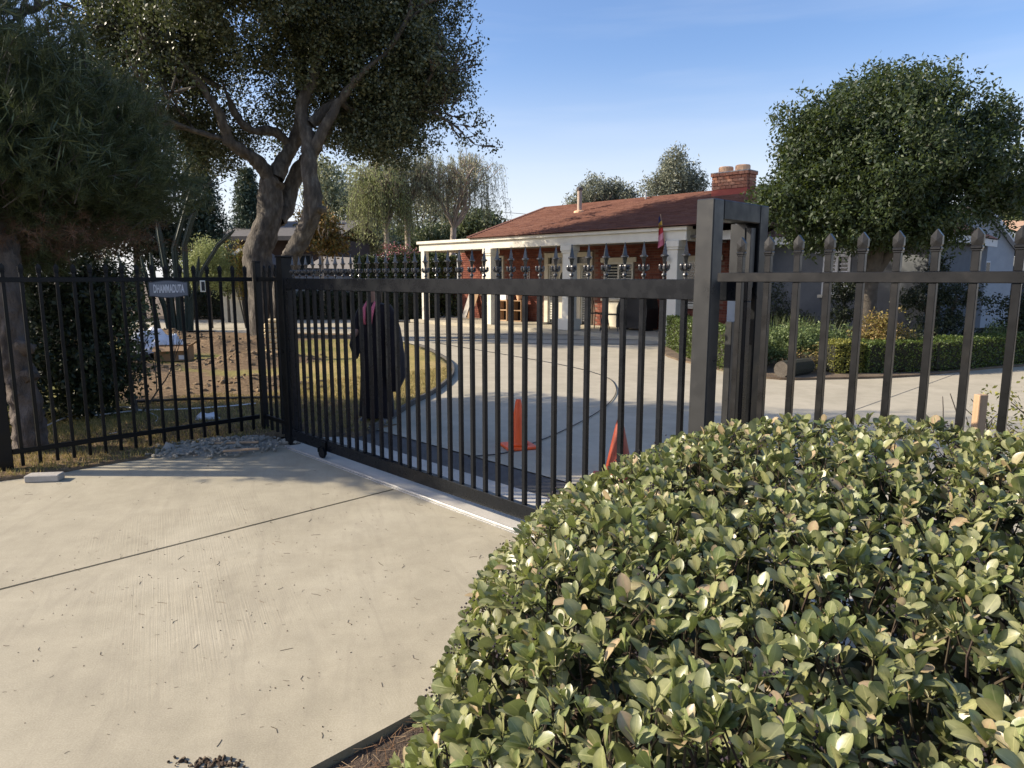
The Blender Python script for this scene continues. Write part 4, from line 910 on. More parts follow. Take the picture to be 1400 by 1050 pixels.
# pine at the left edge
pb = Vector((-4.42, 6.2, 0)); PN = thing('pine_tree', 'dense dark pine with rough lumpy trunk at the left edge', 'tree', pb)
r = random.Random(41); m = MB()
tube_path(m, [(-4.42, 6.2, -.1), (-4.42, 6.2, .15), (-4.45, 6.21, .6), (-4.50, 6.23, 1.1), (-4.53, 6.28, 1.6), (-4.7, 6.5, 2.2), (-5.1, 6.9, 3.2), (-5.6, 7.2, 4.4), (-6.3, 7.4, 5.8)], [.16, .125, .11, .115, .10, .10, .08, .06, .04], 16, .2, r)
for z, a in ((.72, .2), (.98, -.3), (1.15, 2.6)): clod(m, (pb.x-.03+.09*math.cos(a), pb.y-.02+.05*math.sin(a), z), .11, r)
tips = []
for i in range(26):
    z = 2.3+i*.10; a = r.random()*6.28; q = Vector((-4.8-.42*max(0, z-1.9), 6.6+.3*(z-1.9), z)); branches(m, q, (math.cos(a), math.sin(a), .25), r.uniform(.35, .6), .022, 2, r, tips, 5, .5, .15, 3, .7, .6, 3)
m.build('trunk', M['bark_pine'], PN, pb, True); rough_bark(PN.children[-1], 2, .035, 9)
rg = np.random.default_rng(42)
cen = np.concatenate([ellip(rg, (-5.6, 7.35, 2.95), (1.95, 2.05, 1.35), 4600, .6), ellip(rg, (-5.1, 6.0, 2.6), (1.0, .75, .7), 900, .4), ellip(rg, (-7.2, 7.3, 5.2), (1.35, 1.8, 2.0), 1300, .6), ellip(rg, (-4.55, 7.0, 2.7), (.9, 1.3, .9), 1700, .5)])
def needles(name, mat, cen, org, per, L, w, seed, cone=.55, parent=None):
    r = np.random.default_rng(seed); n = len(cen); ax = cen-np.array(org); ax /= np.linalg.norm(ax, axis=1)[:, None]; ax[:, 2] += .35; ax = ax+rdir(r, n)*.6; ax /= np.linalg.norm(ax, axis=1)[:, None]
    A = np.repeat(ax, per, 0); q = np.repeat(cen, per, 0); t = r.random((n*per, 1))*.14; d = A+rdir(r, n*per)*cone*1.4; d /= np.linalg.norm(d, axis=1)[:, None]
    b = np.cross(d, rdir(r, n*per)); b /= np.linalg.norm(b, axis=1)[:, None]; p0 = q-A*(.14-t); Lr = L*(.7+.5*r.random((n*per, 1)))
    V = np.stack([p0-b*w, p0+b*w, p0+d*Lr], 1).reshape(-1, 3); o = arr_mesh(name, V, np.arange(3*n*per).reshape(-1, 3), mat, parent, pb); return ax
ax = needles('crown', M['needle'], cen, (-5.2, 7.3, 2.4), 46, .125, .0026, 43, parent=PN)
m = MB()
for i in range(0, len(cen), 4): m.tube([cen[i]-ax[i]*.3, cen[i]-ax[i]*.02], [.006, .003], 4, False)
m.build('twigs', M['bark'], PN, pb)
low = ellip(rg, (-4.9, 6.9, 1.98), (1.5, 1.4, .28), 420, .3); needles('dry_needles', M['needle_dry'], low, (-4.9, 6.9, 2.6), 36, .11, .0017, 44, 1.2, PN)
inn = np.concatenate([ellip(rg, (-5.5, 7.3, 3.0), (1.85, 1.75, 1.1), 2600, .25), ellip(rg, (-7.0, 7.3, 5.2), (1.4, 1.6, 1.7), 900, .3)]); V, F = quads(clusters(rg, inn, 20, .16), .17, rg, .07); arr_mesh('inner_crown', V, F, M['needle'], PN, pb)
# oak
ob = Vector((-6.6, 18.6, 0)); OK_ = thing('oak_tree', 'large spreading oak with forked grey trunks behind the lawn', 'tree', ob)
r = random.Random(51); m = MB(); Yo = 18.6
def PP(px, py, dy=0): return P(px, py, Yo+dy)
tube_path(m, [PP(366, 470, .2), PP(362, 400), PP(352, 350), PP(362, 320), PP(369, 285), PP(370, 256), PP(377, 243)], [.52, .40, .36, .33, .30, .29, .27], 16, .1, r)
tube_path(m, [PP(377, 243), PP(390, 215, .2), PP(404, 190, .4), PP(414, 150, .5), PP(410, 85, .6), PP(398, 30, .6), PP(380, -40, .6)], [0.224, 0.189, 0.172, 0.155, 0.138, 0.103, 0.060], 10, .08, r)
tube_path(m, [PP(372, 250), PP(357, 226, -.3), PP(334, 208, -.6), PP(311, 190, -.9), PP(303, 160, -1.1), PP(270, 110, -1.4), PP(230, 60, -1.5)], [0.215, 0.172, 0.146, 0.129, 0.103, 0.069, 0.034], 10, .08, r)
tube_path(m, [PP(395, 200, .3), PP(376, 180, 0), PP(341, 176, -.3), PP(320, 152, -.5), PP(300, 100, -.6)], [0.120, 0.112, 0.095, 0.077, 0.034], 8, .08, r)
tube_path(m, [PP(376, 300, .2), PP(388, 285, .5), PP(398, 255, .7), PP(412, 228, .8), PP(440, 190, 1), PP(470, 130, 1.4), PP(490, 80, 1.5)], [0.258, 0.258, 0.206, 0.189, 0.138, 0.095, 0.043], 10, .1, r)
tube_path(m, [PP(384, 475, -.4), PP(386, 400, -.6), PP(396, 355, -.8), PP(415, 320, -.9), PP(428, 280, -1), PP(423, 235, -1), PP(421, 190, -.9), PP(412, 150, -.8), PP(430, 100, -.8), PP(445, 20, -.8)], [0.327, 0.249, 0.215, 0.206, 0.215, 0.181, 0.163, 0.146, 0.103, 0.060], 14, .1, r)
tube_path(m, [PP(425, 215, -.9), PP(446, 170, -1), PP(470, 130, -1), PP(500, 95, -1.2), PP(530, 70, -1.3)], [0.138, 0.112, 0.095, 0.069, 0.026], 8, .08, r)
tube_path(m, [PP(425, 170, -.9), PP(460, 140, -.6), PP(485, 152, -.3), PP(510, 148, -.2), PP(530, 146, 0)], [0.112, 0.103, 0.077, 0.052, 0.017], 8, .08, r)
clod(m, PP(437, 287, -1), .22, r); clod(m, PP(346, 346, -.1), .3, r)
tips = []
for c, d in ((PP(410, 60, .6), (.2, 0, 1)), (PP(300, 120, -.6), (-.8, -.2, .5)), (PP(230, 60, -1.5), (-1, 0, .4)), (PP(490, 80, 1.5), (1, .2, .6)), (PP(510, 148, -.2), (1, 0, .1)), (PP(445, 40, -.8), (.3, -.3, 1)), (PP(500, 130, 1.4), (.6, .8, .4)), (PP(311, 190, -.9), (-1, -.3, .1)), (PP(530, 70, -1.3), (.6, -.2, .8)), (PP(380, -20, .6), (-.4, .3, 1)), (PP(270, 110, -1.4), (-.7, .5, .6))):
    for j in range(2): branches(m, c, d, 1.15, .05, 3, r, tips, 5, .8, .12, 3, .75, .6, 3)
m.build('trunk', M['bark_oak'], OK_, ob, True); rough_bark(OK_.children[-1], 1, .05, 4)
rg = np.random.default_rng(52)
cen = np.concatenate([np.array([t[0][:] for t in tips]), ellip(rg, (-6.6, 18.8, 9.1), (3.9, 2.8, 3.1), 2300, .5), ellip(rg, (-3.6, 18.8, 7.4), (2.25, 2.1, 2.0), 1700, .45), ellip(rg, (-9.0, 18.3, 7.0), (1.8, 1.9, 2.1), 1000, .5), ellip(rg, (-3.3, 19, 9.3), (2.1, 2.1, 2.0), 1000, .45), ellip(rg, (-2.3, 18.8, 6.5), (1.2, 1.2, .9), 350, .3), ellip(rg, (-6.2, 15.9, 8.3), (2.3, 1.4, 1.5), 900, .3), ellip(rg, (-5.2, 20.2, 5.9), (2.6, 1.2, .9), 260, .4), ellip(rg, (-3.4, 18.8, 5.3), (1.3, 1.0, .8), 420, .4), ellip(rg, (-8.2, 19.5, 5.2), (1.6, 1.2, .9), 300, .3)])  # includes a high near lobe, mostly out of view, added to shade the wing
fol('crown', M['oakleaf'], OK_, cen, 38, .27, .08, 53, ob, .6)
# round dark tree right
rb = Vector((6.85, 13.3, 0)); RT = thing('round_tree', 'round dense broad-leaved tree in the bed at right', 'tree', rb); r = random.Random(61); m = MB(); tips = []
tube_path(m, [(6.75, 13.3, -.1), (6.78, 13.3, .8), (6.82, 13.3, 1.7), (6.9, 13.3, 2.3), (7.0, 13.4, 3.2), (7.1, 13.4, 4.2)], [.19, .165, .155, .14, .10, .05], 12, .12, r)
tube_path(m, [(6.80, 13.3, 1.45), (7.05, 13.25, 1.95), (7.4, 13.2, 2.5), (7.7, 13.2, 3.0)], [.09, .09, .08, .04], 9, .1, r)
tube_path(m, [(6.85, 13.3, 2.0), (6.4, 13.3, 2.6), (5.8, 13.2, 3.2)], [.1, .08, .04], 8, .1, r)
for i in range(16): a = i*.9; branches(m, (6.95, 13.35, 2.2+.1*i), (math.cos(a), math.sin(a), .5), .6, .045, 2, r, tips, 5, .7, .15, 3, .75, .6, 3)
m.build('trunk', M['bark'], RT, rb, True); rg = np.random.default_rng(62)
cen = np.concatenate([ellip(rg, (6.85, 13.3, 3.75), (1.9, 1.8, 1.4), 1500, .55), ellip(rg, (6.1, 13.0, 3.2), (1.25, 1.4, 1.0), 650, .5), ellip(rg, (8.0, 13.0, 3.4), (1.15, 1.3, 1.1), 420, .5), ellip(rg, (7.1, 12.9, 2.55), (1.2, 1.1, .45), 260, .4), ellip(rg, (6.9, 13.2, 4.8), (1.0, 1.2, .55), 260, .5), ellip(rg, (8.6, 13.1, 4.3), (.6, .7, .5), 110, .4), ellip(rg, (5.5, 13.1, 4.2), (.6, .8, .5), 110, .4), ellip(rg, (4.85, 13.0, 2.9), (.5, .7, .5), 90, .4), ellip(rg, (8.9, 13.0, 3.1), (.55, .6, .45), 90, .4), ellip(rg, (5.9, 13.0, 2.35), (.8, .8, .3), 90, .3)])
fol('crown', M['treeleaf'], RT, cen, 36, .19, .082, 63, rb, .42, .2, (0, 0, -.35))
def bg_tree(name, label, base, th, r0, els, mat, per, crad, size, seed, bark='bark', wid=.5, group=None, cat='tree', shell=.5, lean=(0, 0), limb=True):
    b = Vector(base); o = thing(name, label, cat, b, 0, group); r = random.Random(seed); m = MB(); tips = []
    tube_path(m, [b+Vector((0, 0, -.1)), b+Vector((lean[0]*.4, lean[1]*.4, th*.5)), b+Vector((lean[0], lean[1], th))], [r0, r0*.8, r0*.6], 8, .1, r)
    if limb:
        for i in range(7): a = i*.95; branches(m, b+Vector((lean[0], lean[1], th*.85)), (math.cos(a)*.7, math.sin(a)*.7, .8), els[0][1][2]*.9, r0*.4, 2, r, tips, 5, .6, .2, 3, .7, .6, 3)
    m.build('trunk', M[bark], o, b, True); rg = np.random.default_rng(seed)
    cen = np.concatenate([ellip(rg, c, rd, n, shell) for c, rd, n in els]); fol('crown', M[mat], o, cen, per, crad, size, seed+1, b, wid); return o
# olives behind the roof
Yb = 36
def EL(px, py, rx, ry, n, Y=Yb, dy=None):
    c = P(px, py, Y); k = Y/FOC; return (c[:], (rx*k, (dy or rx*k), ry*k), n)
def bgt(name, label, px, Y, els, mat, seed, **kw):
    b = P(px, 379, Y); b.z = 0; zc = els[0][0][2]-els[0][1][2]*.6
    return bg_tree(name, label, b, max(1, zc), kw.pop('r0', .18), els, mat, kw.pop('per', 16), kw.pop('crad', .3), kw.pop('size', .13), seed, **kw)
bgt('olive_tree', 'grey-green olive tree behind the roof, right by the chimney', 925, 32, [EL(925, 246, 26, 30, 260, 32), EL(905, 258, 26, 18, 200, 32), EL(945, 255, 20, 20, 160, 32), EL(920, 222, 14, 16, 70, 32)], 'oliveleaf', 71, wid=.3, size=.15, crad=.35)
bgt('olive_tree', 'grey-green olive tree behind the roof, by the beige vent pipe', 812, 34, [EL(812, 268, 24, 25, 260, 34), EL(795, 280, 24, 12, 130, 34), EL(850, 272, 24, 16, 220, 34), EL(838, 262, 16, 14, 100, 34)], 'oliveleaf', 73, wid=.3, size=.15, crad=.35)
bgt('shade_tree', 'hazy green tree at the right edge beyond the gabled house', 1410, 30, [EL(1400, 275, 32, 38, 420, 30), EL(1385, 300, 22, 22, 180, 30), EL(1450, 260, 50, 50, 400, 30)], 'midleaf', 75, size=.15)
# conifers
def conifer(label, px, ytop, wpx, Y, seed):
    b = P(px, 379, Y); b.z = 0; top = P(px, ytop, Y).z; hw = wpx/2*Y/FOC; o = thing('conifer', label, 'tree', b, 0, 'layered conifers behind the oak'); r = random.Random(seed)
    m = MB(); m.tube([b, b+Vector((0, 0, top))], [.2, .03], 8); m.build('trunk', M['bark'], o, b)
    rg = np.random.default_rng(seed); pts = []; nl = 26; br = MB()
    for i in range(nl):
        z = .6+(top-.7)*i/nl; rad = hw*(1-(i/nl)**1.5)*(.9+.2*rg.random())+.12; k = 14
        for j in range(k):
            a = 6.28*j/k+i*.5+rg.normal()*.1; l = rad*(.8+.3*rg.random()); c, s = math.cos(a), math.sin(a)
            br.tube([b+Vector((0, 0, z)), b+Vector((c*l, s*l, z+.1*l))], [.02, .008], 3, False)
            for t_ in np.linspace(.25, 1, 8): pts.append((b.x+c*l*t_, b.y+s*l*t_, z+.1*l*t_+.05*rg.normal()))
    br.build('branches', M['bark'], o, b); p = np.repeat(np.array(pts), 9, 0); p += rg.normal(size=p.shape)*np.array((.13, .13, .035)); V, F = quads(p, .17, rg, .35, None, 1, 1.5); arr_mesh('crown', V, F, M['conifer'], o, b); return o
conifer('tall dark layered conifer left of the oak trunk', 280, 190, 86, 29, 81)
conifer('smaller bluish conifer framed by the oak trunk', 345, 225, 74, 36, 82)
# weeping trees behind the porch
def weeping(name, label, px, Y, yfork, crown, mat, seed, nstr=420, slen=1.5, r0=.28, lean=0):
    b = P(px, 379, Y); b.z = 0; o = thing(name, label, 'tree', b, 0, 'weeping trees behind the porch'); r = random.Random(seed); m = MB(); tips = []
    f = P(px+lean, yfork, Y); tube_path(m, [b, b.lerp(f, .5)+Vector((.05, 0, 0)), f], [r0, r0*.8, r0*.7], 9, .1, r)
    (cx, cy, rx, ry) = crown; c = P(cx, cy, Y); k = Y/FOC
    for i in range(9):
        a = i*.7; tgt = c+Vector((rx*k*.75*math.cos(a*1.3), rx*k*.5*math.sin(a*2.1), ry*k*(.1+.6*r.random()))); d = tgt-f
        branches(m, f, d+Vector((0, 0, .6)), d.length*.5, r0*.45, 3, r, tips, 5, .6, .12, 3, .66, .6, 4)
    m.build('trunk', M['bark_pale'], o, b, True); rg = np.random.default_rng(seed); st = MB(); pts = []
    q = ellip(rg, c, (rx*k, rx*k*.7, ry*k), nstr, .55, -.35)
    tp = np.array([t[0][:] for t in tips]); q = np.concatenate([q, tp])
    for p in q:
        l = slen*(.35+.8*rg.random()); dr = (p[0]-c.x)/(rx*k)*.35; pr = [Vector(p)]
        for s in range(1, 5): t_ = s/4; pr.append(Vector((p[0]+dr*t_*(1-.4*t_)*l, p[1], p[2]+.12*math.sin(t_*3)-l*t_*t_)))
        st.tube(pr, [.011, .008, .006, .005, .004], 3, False)
        for s in np.linspace(0, 1, int(l*8)+3):
            i = min(3, int(s*4)); pt = pr[i].lerp(pr[i+1], s*4-i); pts.append(pt[:]); pts.append(pt[:])
    st.build('hanging_twigs', M['bark'], o, b); p = np.array(pts)+rg.normal(size=(len(pts), 3))*.05; V, F = quads(p, .12, rg, .2, np.tile(np.array((0, 0, -1.2)), (len(p), 1)), 1); arr_mesh('crown', V, F, M[mat], o, b); return o
weeping('weeping_tree', 'weeping bare-limbed tree with domed crown just behind the porch', 612, 33, 312, (628, 264, 60, 52), 'weepleaf', 91, 330, 1.4, .2, 8)
weeping('weeping_tree', 'weeping pale-barked tree with red-brown trunk left of the domed one', 556, 32, 285, (562, 250, 50, 48), 'weepleaf', 92, 300, 1.4, .17)
weeping('weeping_tree', 'leafy yellow-green weeping tree nearest the oak', 528, 31, 312, (520, 275, 40, 55), 'weepleaf2', 93, 650, 1.5, .14)
bgt('autumn_tree', 'small orange-leaved tree with pale branches right of the oak trunk', 440, 27, [EL(437, 318, 28, 24, 170, 27), EL(425, 300, 20, 20, 60, 27), EL(455, 335, 22, 16, 60, 27)], 'orangeleaf', 95, bark='bark_pale', r0=.12, size=.13)
bgt('leafy_tree', 'grey-green tree just right of the oak trunk, behind the orange one', 452, 40, [EL(470, 300, 40, 45, 380, 40), EL(445, 260, 26, 40, 260, 40), EL(500, 320, 40, 25, 220, 40)], 'weepleaf', 97, size=.2, crad=.5)
bgt('leafy_tree', 'hazy pale green tree filling the gap behind the weeping trees', 575, 48, [EL(575, 290, 55, 40, 260, 48), EL(500, 270, 40, 45, 200, 48), EL(640, 315, 45, 20, 160, 48)], 'weepleaf', 94, size=.24, crad=.6)
bgt('leafy_tree', 'mid green tree low behind the flat porch roof', 650, 42, [EL(655, 308, 34, 18, 300, 42), EL(610, 325, 34, 16, 240, 42)], 'midleaf', 98, size=.22, crad=.45)
bgt('leafy_tree', 'far green tree between the weeping trees and the dark hedge', 480, 45, [EL(500, 330, 60, 24, 420, 45), EL(590, 335, 40, 20, 250, 45)], 'midleaf', 99, size=.24, crad=.5)
bgt('tall_tree', 'tall shady tree far left behind the pine', 190, 27, [EL(170, 250, 60, 80, 900, 27), EL(215, 320, 36, 40, 400, 27), EL(90, 300, 90, 80, 800, 27)], 'darkleaf', 101, size=.15, crad=.4)
bgt('feathery_bush', 'light green feathery bush under the conifer', 285, 22, [EL(285, 352, 22, 24, 220, 22), EL(270, 372, 20, 22, 160, 22), EL(300, 375, 20, 20, 130, 22)], 'weepleaf2', 103, r0=.06, size=.12, wid=.2, cat='bush', crad=.25, limb=False)
bgt('bush', 'tall leafy bush between the feathery bush and the plume plant', 310, 25, [EL(305, 372, 22, 26, 260, 25)], 'midleaf', 105, r0=.06, cat='bush', crad=.25, limb=False)
# plume plant
b = P(332, 379, 22); b.z = 0; o = thing('plume_plant', 'yellow and orange plume plant in front of the dark far house', 'plant', b); rg = np.random.default_rng(107); m = MB(); pts = []
for i in range(26):
    a = rg.random()*6.28; tl = rg.random()*.45; h = 1.9+.9*rg.random(); e = b+Vector((math.cos(a)*tl, math.sin(a)*tl, h)); m.tube([b, e], [.015, .006], 4, False)
    for s in np.linspace(.45, 1, 26): pts += [b.lerp(e, s)[:]]*3
m.build('stalks', M['bark'], o, b); V, F = quads(np.array(pts)+rg.normal(size=(len(pts), 3))*.035, .11, rg, .3, np.tile(np.array((0, 0, 1.)), (len(pts), 1))); arr_mesh('plumes', V, F, M['flame'], o, b)
# cactus
cb = P(240, 379, 21); cb.z = 0; o = thing('columnar_cactus', 'dark ribbed columnar cactus with leaning arms behind the left fence', 'cactus', cb)
def ribbed(pts, rad):
    m = MB(); PT = []
    P_ = [Vector(p) for p in pts]; P_[0] = Vector((P_[1].x*.7+P_[0].x*.3, P_[1].y, 0))
    for i in range(len(P_)-1):
        for s in range(4): PT.append(P_[i].lerp(P_[i+1], s/4))
    PT.append(P_[-1]); n = 14; k = len(PT); vs = []; prev = None
    for i, p in enumerate(PT):
        d = (PT[min(i+1, k-1)]-PT[max(i-1, 0)]).normalized(); a = d.orthogonal().normalized() if prev is None else (prev-d*prev.dot(d)).normalized(); prev = a; bb = d.cross(a)
        rr_ = rad*(1 if i < k-2 else (.75 if i == k-2 else .25))
        for j in range(n): th = 6.2832*j/n; vs.append(p+(a*math.cos(th)+bb*math.sin(th))*rr_*(1 if j % 2 else .74))
    f = [(i*n+j, i*n+(j+1) % n, (i+1)*n+(j+1) % n, (i+1)*n+j) for i in range(k-1) for j in range(n)]+[tuple((k-1)*n+j for j in range(n))]
    m.add(vs, f); m.build('arm', M['cactus'], o, cb)
def Q(px, py, Y=21): return P(px, py, Y)
for pts, rad in (([cb, Q(232, 400), Q(222, 345), Q(214, 300)], .13), ([cb, Q(243, 395), Q(238, 340), Q(252, 290), Q(262, 255)], .12), ([cb+Vector((.1, 0, 0)), Q(256, 400), Q(252, 335), Q(262, 300), Q(281, 255)], .11), ([cb+Vector((.2, -.1, 0)), Q(262, 410), Q(275, 372), Q(298, 335), Q(321, 314)], .085), ([cb+Vector((-.2, .1, 0)), Q(205, 400), Q(192, 350)], .10), ([cb+Vector((-.1, -.3, 0)), Q(180, 410), Q(160, 345)], .09), ([cb+Vector((.15, -.2, 0)), Q(255, 420), Q(268, 395), Q(272, 350)], .08), ([cb+Vector((-.1, 0, 0)), Q(225, 420), Q(210, 380), Q(205, 345)], .1)): ribbed(pts, rad*.75)
# shrubs behind the left fence
def shrub(name, label, els, mat, n_per, crad, size, seed, cat='shrub', group=None, wid=.5, stem_n=5, base=None):
    b = Vector(base) if base else Vector((els[0][0][0], els[0][0][1], 0)); o = thing(name, label, cat, b, 0, group); r = random.Random(seed); m = MB(); tips = []
    for i in range(stem_n): a = r.random()*6.28; branches(m, b, (math.cos(a)*.5, math.sin(a)*.5, 1), max(.15, els[0][0][2]*.6), .012, 2, r, tips, 4, .6, .1, 3, .7, .6, 3)
    m.build('stems', M['bark'], o, b); rg = np.random.default_rng(seed); cen = np.concatenate([ellip(rg, c, rd, n, .35) for c, rd, n in els]); cen = cen[cen[:, 2] > .03]; fol('foliage', M[mat], o, cen, n_per, crad, size, seed+1, b, wid); return o
shrub('shrub', 'dark dense shrub behind the left fence beside the pine trunk', [((-5.0, 7.9, .85), (.6, .7, 1.0), 650), ((-4.75, 8.0, 1.3), (.4, .5, .42), 150), ((-4.7, 7.7, .45), (.4, .5, .45), 140)], 'darkleaf', 20, .14, .06, 111)
shrub('shrub', 'sparse sunlit shrub with small bright leaves right of the dark one', [((-4.35, 7.9, .9), (.2, .35, .6), 40), ((-4.3, 7.9, 1.35), (.2, .3, .25), 14)], 'midleaf', 14, .13, .055, 113)
shrub('shrub', 'low dark shrub left of the pine trunk at the picture edge', [((-5.5, 6.9, .6), (.6, .6, .7), 200), ((-6.6, 8.2, 1.0), (1.2, 1, 1.1), 400)], 'darkleaf', 20, .14, .06, 115)
shrub('shrub', 'broad dark shrub far behind the left fence under the pine', [((-9.0, 11.8, .8), (1.0, 1.1, 1.0), 420), ((-10.8, 13, 1.0), (1.3, 1.2, 1.3), 420)], 'darkleaf', 20, .2, .08, 117)
shrub('shrub', 'wide dark thicket far left beyond the lawn', [((-14.5, 19.5, 1.4), (2.2, 1.2, 1.6), 700), ((-12.0, 20.5, 1.2), (1.3, .8, 1.1), 260)], 'darkleaf', 22, .24, .1, 119)
# clipped hedges
def hedge_run(name, label, path, w, h, mat, n, size, seed, z0=.03, wob=.03):
    P_ = [Vector((p[0], p[1], 0)) for p in path]; b = P_[0].copy(); o = thing(name, label, 'hedge', b); m = MB()
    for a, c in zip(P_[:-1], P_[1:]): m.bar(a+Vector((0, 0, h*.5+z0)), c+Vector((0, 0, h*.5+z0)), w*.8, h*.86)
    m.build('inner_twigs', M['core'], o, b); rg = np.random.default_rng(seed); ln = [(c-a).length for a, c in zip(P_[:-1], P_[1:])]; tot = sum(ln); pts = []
    while len(pts) < n:
        s = rg.uniform(0, tot); i = 0
        while s > ln[i] and i < len(ln)-1: s -= ln[i]; i += 1
        d = (P_[i+1]-P_[i]).normalized(); nn = Vector((-d.y, d.x, 0)); c = P_[i]+d*s; k = rg.random(); wo = wob*mn.noise(Vector((c.x*3, c.y*3, 2)))
        if k < .36: q = c+nn*rg.uniform(-w/2, w/2)+Vector((0, 0, z0+h+wo-abs(rg.normal())*.02))
        elif k < .9: sgn = -1 if rg.random() < .5 else 1; q = c+nn*sgn*(w/2+wo-abs(rg.normal())*.02)+Vector((0, 0, z0+rg.uniform(0, h)))
        else:
            e = 0 if rg.random() < .5 else 1; dd = (P_[1]-P_[0]).normalized() if e == 0 else (P_[-1]-P_[-2]).normalized(); q = (P_[0] if e == 0 else P_[-1])+dd*(-.02 if e == 0 else .02)+Vector((-dd.y, dd.x, 0))*rg.uniform(-w/2, w/2)+Vector((0, 0, z0+rg.uniform(0, h)))
        pts.append(q[:])
    V, F = quads(np.array(pts), size, rg, .65); arr_mesh('foliage', V, F, M[mat], o, b); return o
hedge_run('box_hedge', 'clipped bright green box hedge end left of the portal frame', [G(925, 476), G(968, 497), G(1020, 512)], .5, .70, 'boxleaf', 15000, .04, 121)
hedge_run('box_hedge', 'long low clipped box hedge along the driveway at right', [G(1172, 510), G(1260, 508), G(1400, 495), (13, 13.0)], .62, .52, 'boxleaf', 26000, .035, 123)
hedge_run('box_hedge', 'yellowing ragged end of the low box hedge beside the log', [G(1130, 511), G(1168, 510)], .5, .5, 'ybox', 4200, .038, 125, wob=.1)
hedge_run('dark_hedge', 'tall leafy hedge left of the porch behind the lawn', [(-6.2, 28.2), (-2.3, 28.2)], 1.0, 2.35, 'midleaf', 16000, .11, 127, wob=.3)
hedge_run('dark_hedge', 'low dark hedge in front of the pale block wall', [(-12.6, 27.3), (-6.4, 27.3)], .8, .95, 'darkleaf', 12000, .09, 129, wob=.3)
hedge_run('dark_hedge', 'dark shaded hedge just left of the porch column', [(-6.1, 27.0), (-2.9, 26.9)], .7, 1.0, 'darkleaf', 9000, .09, 131, wob=.3)
shrub('flowering_shrub', 'shrub with faded pink flowers at the top of the hedge left of the porch', [((-4.6, 28.0, 2.5), (.9, .5, .4), 90)], 'pinkfl', 14, .2, .09, 133, base=(-4.6, 28.0, 0))
shrub('ground_shrub', 'soft light green mounded shrub behind the log', [((4.95, 12.3, .42), (.75, .6, .38), 330), ((5.7, 12.6, .4), (.6, .5, .33), 200)], 'greyleaf', 22, .1, .05, 135)
shrub('golden_shrub', 'golden yellow bushy shrub behind the low hedge', [((6.45, 12.0, .6), (.42, .4, .42), 190), ((6.15, 12.0, .42), (.3, .35, .3), 80)], 'gold', 22, .09, .05, 137)
shrub('dead_shrub', 'half dead brown twiggy shrub between the log and the low hedge', [((4.88, 11.45, .28), (.32, .22, .25), 40)], 'gold', 10, .09, .04, 139, stem_n=22)
shrub('low_shrub', 'dark low shrub behind the long clipped hedge', [((7.7, 13.0, .35), (.7, .45, .3), 150), ((8.7, 13.3, .35), (.6, .4, .28), 120)], 'darkleaf', 20, .12, .05, 141)
shrub('low_shrub', 'pale edged low mound of leaves right behind the long hedge', [((9.2, 13.2, .4), (.55, .4, .3), 120)], 'greyleaf', 18, .1, .05, 143)
shrub('dark_bush', 'big black-green bush at the right edge behind the hedge', [((10.9, 14.1, .8), (1.1, .9, .75), 520), ((12.4, 14.5, 1.0), (1.2, 1, .95), 400)], 'darkleaf', 20, .17, .07, 145, 'bush')
shrub('dark_bush', 'dark bush against the grey wing next to the portal frame', [((6.0, 16.0, .95), (.45, .4, .6), 90), ((6.4, 15.9, .5), (.6, .4, .4), 120)], 'darkleaf', 16, .14, .06, 147, 'bush')
# cloud pruned topiaries
def topiary(label, base, balls, seed):
    b = Vector(base); o = thing('topiary', label, 'topiary', b, 0, 'dark clipped topiaries in front of the grey wing'); m = MB(); rg = np.random.default_rng(seed)
    for c, rd, n in balls: m.tube([b, b.lerp(Vector(c), .5)+Vector((.03, 0, .08)), Vector(c)], [.05, .04, .025], 6, False)
    m.build('trunk', M['bark'], o, b)
    for c, rd, n in balls: fol('foliage_ball', M['darkleaf'], o, ellip(rg, c, rd, n, .4), 18, .08, .05, seed, b)
topiary('dark ball topiary beside the round tree trunk', (7.0, 14.6, 0), [((6.95, 14.6, 1.35), (.34, .3, .3), 120), ((6.85, 14.5, .8), (.3, .3, .22), 70)], 151)
topiary('dark cloud-pruned topiary with a pointed top', (8.4, 13.7, 0), [((8.0, 13.6, 1.2), (.5, .4, .26), 150), ((8.75, 13.7, 1.25), (.5, .4, .3), 150), ((8.4, 13.8, 1.65), (.26, .25, .38), 90), ((8.3, 13.5, .75), (.5, .4, .22), 110)], 153)
# tall grasses
def tuft(label, c, n, h, spread, seed, mat='tallgrass', w=.006):
    r = np.random.default_rng(seed); b = Vector(c); o = thing('grass_clump', label, 'grass clump', b); m = MB(); V = []; F = []
    for i in range(n):
        a = r.random()*6.28; q = np.array([math.cos(a), math.sin(a), 0])*r.random()*spread*.45; ln = np.array([math.cos(a), math.sin(a), 0])*r.random()*h*.6; hh = h*(.6+.5*r.random()); s = np.array([-math.sin(a), math.cos(a), 0])*w
        k = len(V); V += [q-s, q+s, q+ln*.4+s*.8+[0, 0, hh*.6], q+ln*.4-s*.8+[0, 0, hh*.6], q+ln+[0, 0, hh], q+ln+[0, 0, hh+.001]]; F += [(k, k+1, k+2, k+3), (k+3, k+2, k+4, k+5)]
    g = arr_mesh('blades', np.array(V), np.array(F), M[mat], o); return o
for i, (x, y, lb) in enumerate(((5.2, 13.9, 'tall pale grass clump in front of the grey wing, nearest the portal frame'), (5.75, 14.0, 'tall pale grass clump below the white framed window'))): tuft(lb, (x, y, .03), 140, .85, .7, 161+i)
tuft('dark strap-leaved clump at the foot of the round tree', (6.25, 13.7, .03), 110, .7, .7, 165, 'midleaf', .014)
